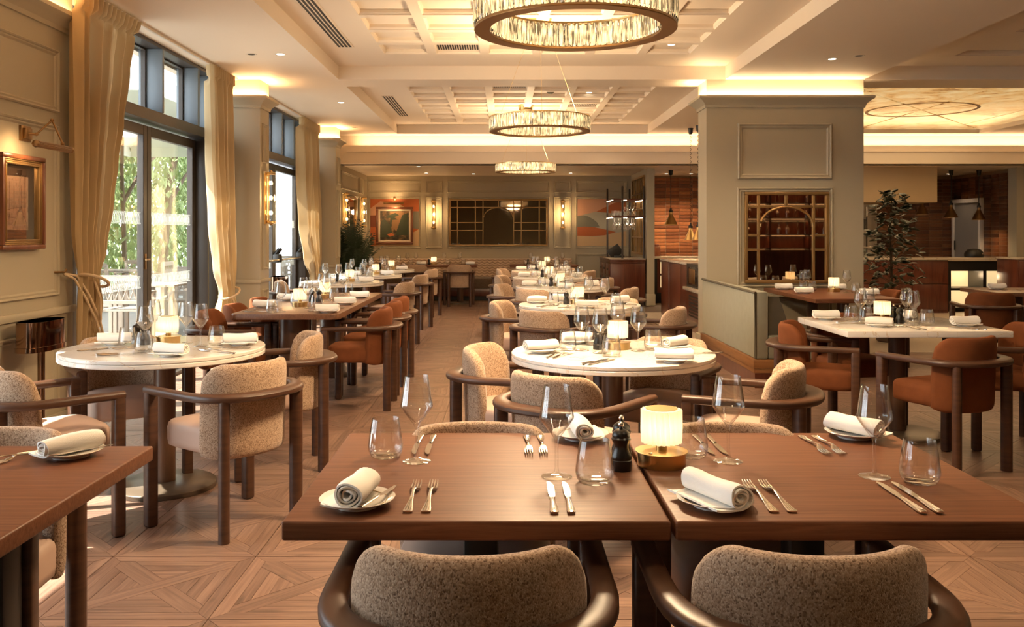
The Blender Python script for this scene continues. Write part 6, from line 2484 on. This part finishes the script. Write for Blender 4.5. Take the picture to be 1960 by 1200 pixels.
# ================================================================== PLANTS
def palm(x, y, label):
    t = thing('potted_palm', label, 'plant', (x, y, 0))
    p = MB().lathe([(0, 0), (0.17, 0), (0.19, 0.02), (0.22, 0.36), (0.23, 0.37), (0.23, 0.40), (0.205, 0.40), (0.20, 0.36), (0, 0.355)], 28)
    new('pot', p.mesh('pot', M['pot']), t)
    r = random.Random(21)
    for k in range(26):
        mb = MB()
        az = k * 2.39996 + r.uniform(-0.2, 0.2)
        tilt = 0.04 + 0.55 * ((k + 0.5) / 26) ** 0.9
        L = r.uniform(0.9, 1.15) * (1.12 - 0.25 * (k / 26))
        pts = []
        P = Vector((0.05 * math.cos(az), 0.05 * math.sin(az), 0.36))
        n = 16
        for i in range(n + 1):
            s = i / n
            el = PI / 2 - tilt * 0.7 - 1.25 * tilt * s ** 1.6
            pts.append(P.copy())
            P = P + Vector((math.cos(el) * math.cos(az), math.cos(el) * math.sin(az), math.sin(el))) * (L / n)
        mb.tube(pts, 0.004, 5, rs=[0.009 * (1 - 0.8 * i / n) for i in range(n + 1)])
        for i in range(5, n + 1):
            d = (pts[min(i + 1, n)] - pts[i - 1]).normalized()
            side = d.cross(Vector((0, 0, 1)))
            side = side.normalized() if side.length > 1e-4 else Vector((1, 0, 0))
            up = side.cross(d)
            for half in (0.0, 0.5):
                base = pts[i - 1].lerp(pts[i], 0.5 + half) if i < n else pts[i]
                for sg in (-1, 1):
                    ll = (0.25 * math.sin(PI * (0.18 + 0.80 * (i - 4) / (n - 3))) + 0.06) * r.uniform(0.85, 1.1)
                    dr = (side * sg * 0.85 + d * 0.75 + up * 0.12).normalized()
                    droop = Vector((0, 0, -1))
                    w = 0.0135
                    a = base
                    m1 = base + dr * ll * 0.45 + droop * 0.01
                    e = base + dr * ll * 0.95 + droop * ll * 0.32
                    wv = d * w
                    mb.faces([a - wv * 0.3, a + wv * 0.3, m1 + wv, m1 - wv, e], [(0, 1, 2, 3), (3, 2, 4)])
        for v in mb.bm.verts:
            if v.co.x < -0.16:
                v.co.x = -0.16 + (v.co.x + 0.16) * 0.05
        new('frond', mb.mesh('frond', M['leaf'], 0), t)


palm(-2.70, 15.25, 'tall dark green palm in the alcove corner behind the small round tables')


def leafy_tree(x, y, label):
    t = thing('potted_ficus', label, 'plant', (x, y, 0))
    p = MB().lathe([(0, 0), (0.15, 0), (0.17, 0.02), (0.20, 0.40), (0.21, 0.42), (0.19, 0.42), (0.185, 0.38), (0, 0.375)], 28)
    new('pot', p.mesh('pot', M['pot']), t)
    r = random.Random(8)
    tr = MB()
    tr.tube([(0, 0, 0.37), (0.01, 0.0, 0.9), (-0.01, 0.01, 1.4), (0.02, 0, 1.86)], 0.012, 8, rs=[0.022, 0.018, 0.012, 0.004])
    lm = MB()
    def lf(u, v):
        y_ = 0.105 * v
        w_ = 0.036 * math.sin(PI * min(1, 0.04 + 0.96 * v) ** 0.8)
        return ((u - 0.5) * 2 * w_, y_, -0.01 * (2 * u - 1) ** 2 - 0.03 * v * v)
    lm.grid(lf, 3, 6)
    lmesh = lm.mesh('leaf', M['leaf2'], 60)
    for k in range(270):
        s = r.random() ** 0.85
        z = 0.52 + 1.36 * s
        rad = (0.33 * (1 - s) ** 0.6 + 0.06) * r.uniform(0.2, 1.15)
        az = r.uniform(0, 2 * PI)
        px, py = rad * math.cos(az), rad * math.sin(az)
        if k % 3 == 0:
            tr.tube([(0.0, 0.0, z - 0.10), (px * 0.6, py * 0.6, z - 0.02), (px, py, z)], 0.003, 4)
        new('leaf', lmesh, t, (px, py, z), (r.uniform(-0.6, 0.8), r.uniform(-0.6, 0.6), az - PI / 2 + r.uniform(-0.7, 0.7)))
    new('trunk', tr.mesh('trunk', M['trunk']), t)


leafy_tree(4.84, 11.0, 'leafy dark green ficus tree right of the sage column')

# ================================================================== BACK BAR BEHIND THE CAMERA (seen in the column mirror)
t = thing('bottle_shelves', 'dark back bar shelving reflected in the column mirror', 'shelf unit', (7.2, -2.85, 0))
new('back_panel', boxm('back_panel', M['mahog'], -1.5, 1.5, -0.12, -0.08, 0.0, 2.9), t)
for z in (0.95, 1.30, 1.72, 2.10):
    sh = new('shelf_board', boxm('shelf_board', M['mahog'], -1.5, 1.5, -0.08, 0.25, z, z + 0.03), t)
    new('led_strip', boxm('led_strip', M['ledsoft'], -1.4, 1.4, -0.075, -0.06, z - 0.012, z), sh)
for x in (-1.5, -0.5, 0.5, 1.47):
    new('upright', boxm('upright', M['mahog'], x, x + 0.05, -0.08, 0.25, 0.0, 2.9), t)
r = random.Random(4)
bts = []
for (rb, hb, nk) in ((0.038, 0.20, 0.012), (0.055, 0.16, 0.014), (0.034, 0.22, 0.012)):
    bts.append(([('bottle_body', MB().lathe([(0, 0), (rb, 0), (rb, hb * 0.85), (rb * 0.6, hb), (nk, hb + 0.03), (nk, hb + 0.10), (0, hb + 0.10)], 14).mesh('bottle_body', M['amber'])),
                 ('stopper', MB().lathe([(0, hb + 0.09), (nk * 1.3, hb + 0.09), (nk * 1.3, hb + 0.125), (0, hb + 0.125)], 10).mesh('stopper', M['black']))]))
SH = {1.33: 'lowest', 1.75: 'middle', 2.13: 'top'}
for z in (1.33, 1.75, 2.13):
    for k in range(11):
        make(r.choice(bts), 'liquor_bottle', ORD[k] + ' amber bottle from left on the ' + SH[z] + ' back bar shelf reflected in the mirror', 'bottle', (7.2 - 1.2 + 0.24 * k + r.uniform(-0.03, 0.03), -2.78 + r.uniform(0, 0.12), z), 0, 'bottles reflected in the column mirror')
for z in (1.25, 1.66, 2.05, 2.45):
    area('back_bar_light', (7.2, -2.7, z), (0, 0, 0), 2.6, 0.1, 2.6, WARMER)

# ================================================================== OUTSIDE
def hedge(x, y0, y1, z0, z1, n, name, label, seed, size=0.07, depth=0.5):
    r = random.Random(seed)
    mb = MB()
    for _ in range(n):
        c = Vector((x + r.gauss(0, depth * 0.4), r.uniform(y0, y1), z0 + (z1 - z0) * r.random()))
        s = size * r.uniform(0.6, 1.5)
        q = Matrix.Rotation(r.uniform(0, 6.28), 3, 'Z') @ Matrix.Rotation(r.uniform(-1.1, 1.1), 3, 'X')
        pts = [q @ Vector(v) * s + c for v in ((-0.5, 0, 0), (0, 0.3, -0.1), (0.5, 0, 0), (0, 0.3, 1.0), )]
        pts = [c + q @ Vector((0, 0, -1)) * s, c + q @ Vector((0.45, 0.1, 0)) * s, c + q @ Vector((0, 0, 1)) * s, c + q @ Vector((-0.45, 0.1, 0)) * s]
        mb.faces(pts, [(0, 1, 2, 3)])
    o = single(name, mb.mesh(name, M['hedge'], 0), label, 'hedge')
    o['kind'] = 'stuff'
    return o


hedge(-10.5, 10.5, 33.0, -0.1, 5.2, 26000, 'garden_foliage', 'sunlit green garden foliage beyond the windows', 3, 0.11, 1.0)
r = random.Random(15)
for k, (x, y, lean) in enumerate(((-10.0, 25.6, 0.5), (-9.6, 22.2, -0.15), (-10.1, 30.5, 0.2))):
    t = thing('garden_tree', ('leaning', 'slim', 'far')[k] + ' garden tree trunk seen through the window', 'tree', (x, y, -0.1))
    tr = MB().tube([(0, 0, 0), (0, lean * 0.5, 1.5), (0, lean * 1.3, 3.0), (0.1, lean * 2.4, 4.6)], 0.1, 8, rs=[0.16, 0.13, 0.11, 0.08] if k != 1 else [0.07, 0.06, 0.05, 0.04])
    tr.tube([(0, lean * 0.9, 2.2), (0.2, lean + 0.8, 3.2), (0.3, lean + 1.5, 3.6)], 0.05, 6)
    new('trunk', tr.mesh('trunk', M['trunk']), t)


def patio_chair_proto():
    f = MB()
    for sx in (-0.26, 0.26):
        f.rbox(sx - 0.025, sx + 0.025, 0.22, 0.27, 0, 0.64, 0.004)
        f.rbox(sx - 0.025, sx + 0.025, -0.27, -0.22, 0, 0.88, 0.004)
        f.rbox(sx - 0.03, sx + 0.03, -0.24, 0.28, 0.64, 0.67, 0.004)
    legs = f.mesh('frame', M['patiowood'], 0)
    s = MB()
    s.rbox(-0.26, 0.26, -0.25, 0.26, 0.42, 0.45, 0.004)
    seat = s.mesh('seat', M['patiowood'], 0)
    b = MB()
    b.rbox(-0.26, 0.26, -0.265, -0.225, 0.82, 0.90, 0.004)
    b.rbox(-0.26, 0.26, -0.265, -0.225, 0.52, 0.57, 0.004)
    n = 5
    for k in range(n):
        x = -0.235 + 0.47 * k / n
        w = 0.47 / n
        b.tube([(x, -0.245, 0.57), (x + w, -0.245, 0.82)], 0.010, 4)
        b.tube([(x + w, -0.245, 0.57), (x, -0.245, 0.82)], 0.010, 4)
    back = b.mesh('lattice_back', M['patiowood'], 0)
    return [('frame', legs), ('seat', seat), ('lattice_back', back)]


t = thing('sun_shading_overhang', 'unseen timber overhang shading the upper window lights from the sun', 'canopy', (-3.75, 7.5, 3.42), 0)
new('canopy_board', boxm('canopy_board', M['patiowood'], -0.25, 0.30, -9.0, 8.0, 0.0, 0.08), t)  # unseen board, placed to keep the sun off the upper lights

PCH = patio_chair_proto()
pt_top = MB()
for k in range(7):
    pt_top.rbox(-0.42 + 0.12 * k, -0.305 + 0.12 * k, -0.42, 0.42, 0.71, 0.74, 0.003)
PT = [('tabletop', pt_top.mesh('tabletop', M['patiowood'], 0))]
lg = boxm('leg', M['patiowood'], -0.03, 0.03, -0.03, 0.03, 0, 0.71)
for sx in (-0.35, 0.35):
    for sy in (-0.35, 0.35):
        PT.append(('leg', lg, (sx, sy, 0)))
PT[0] = ('tabletop', PT[0][1])
for k, (x, y, ch) in enumerate(((-5.0, 12.6, ((-0.1, -0.75, 0), (0.75, 0.1, 1.57), (0.0, 0.78, 3.14), (-0.78, 0, -1.57))),
                                (-5.2, 15.6, ((0.0, -0.75, 0), (0.75, 0.1, 1.57), (-0.1, 0.78, 3.14))),
                                (-7.6, 17.2, ((0.75, 0.0, 1.57), (0.0, -0.78, 0), (0.0, 0.78, 3.14))),
                                (-5.2, 22.5, ((0.75, 0.1, 1.57), (0, -0.75, 0))))):
    w = ('nearest', 'second', 'outermost', 'farthest')[k]
    make(PT, 'patio_table', w + ' weathered teak table on the terrace outside', 'table', (x, y, -0.10), 0, 'teak terrace tables')
    for q, (dx, dy, rz) in enumerate(ch):
        make(PCH, 'patio_chair', ('first', 'second', 'third', 'fourth')[q] + ' lattice-backed teak chair at the ' + w + ' terrace table', 'chair', (x + dx, y + dy, -0.10), rz, 'teak terrace chairs')
for k, (x, y) in enumerate(((-7.4, 14.6), (-7.4, 20.6))):
    t = thing('terrace_parasol', ('nearer', 'farther')[k] + ' pale square parasol over the terrace', 'parasol', (x, y, -0.1))
    c = MB()
    c.faces([(-2.4, -2.4, 3.7), (2.4, -2.4, 3.7), (2.4, 2.4, 3.7), (-2.4, 2.4, 3.7), (0, 0, 5.1)], [(0, 1, 4), (1, 2, 4), (2, 3, 4), (3, 0, 4)])
    c.faces([(-2.4, -2.4, 3.7), (2.4, -2.4, 3.7), (2.4, 2.4, 3.7), (-2.4, 2.4, 3.7), (-2.4, -2.4, 3.45), (2.4, -2.4, 3.45), (2.4, 2.4, 3.45), (-2.4, 2.4, 3.45)],
            [(0, 1, 5, 4), (1, 2, 6, 5), (2, 3, 7, 6), (3, 0, 4, 7)])
    new('canopy', c.mesh('canopy', M['awning'], 0), t)
    new('pole', MB().tube([(0, 0, 0), (0, 0, 5.1)], 0.035, 10).mesh('pole', M['frame']), t)
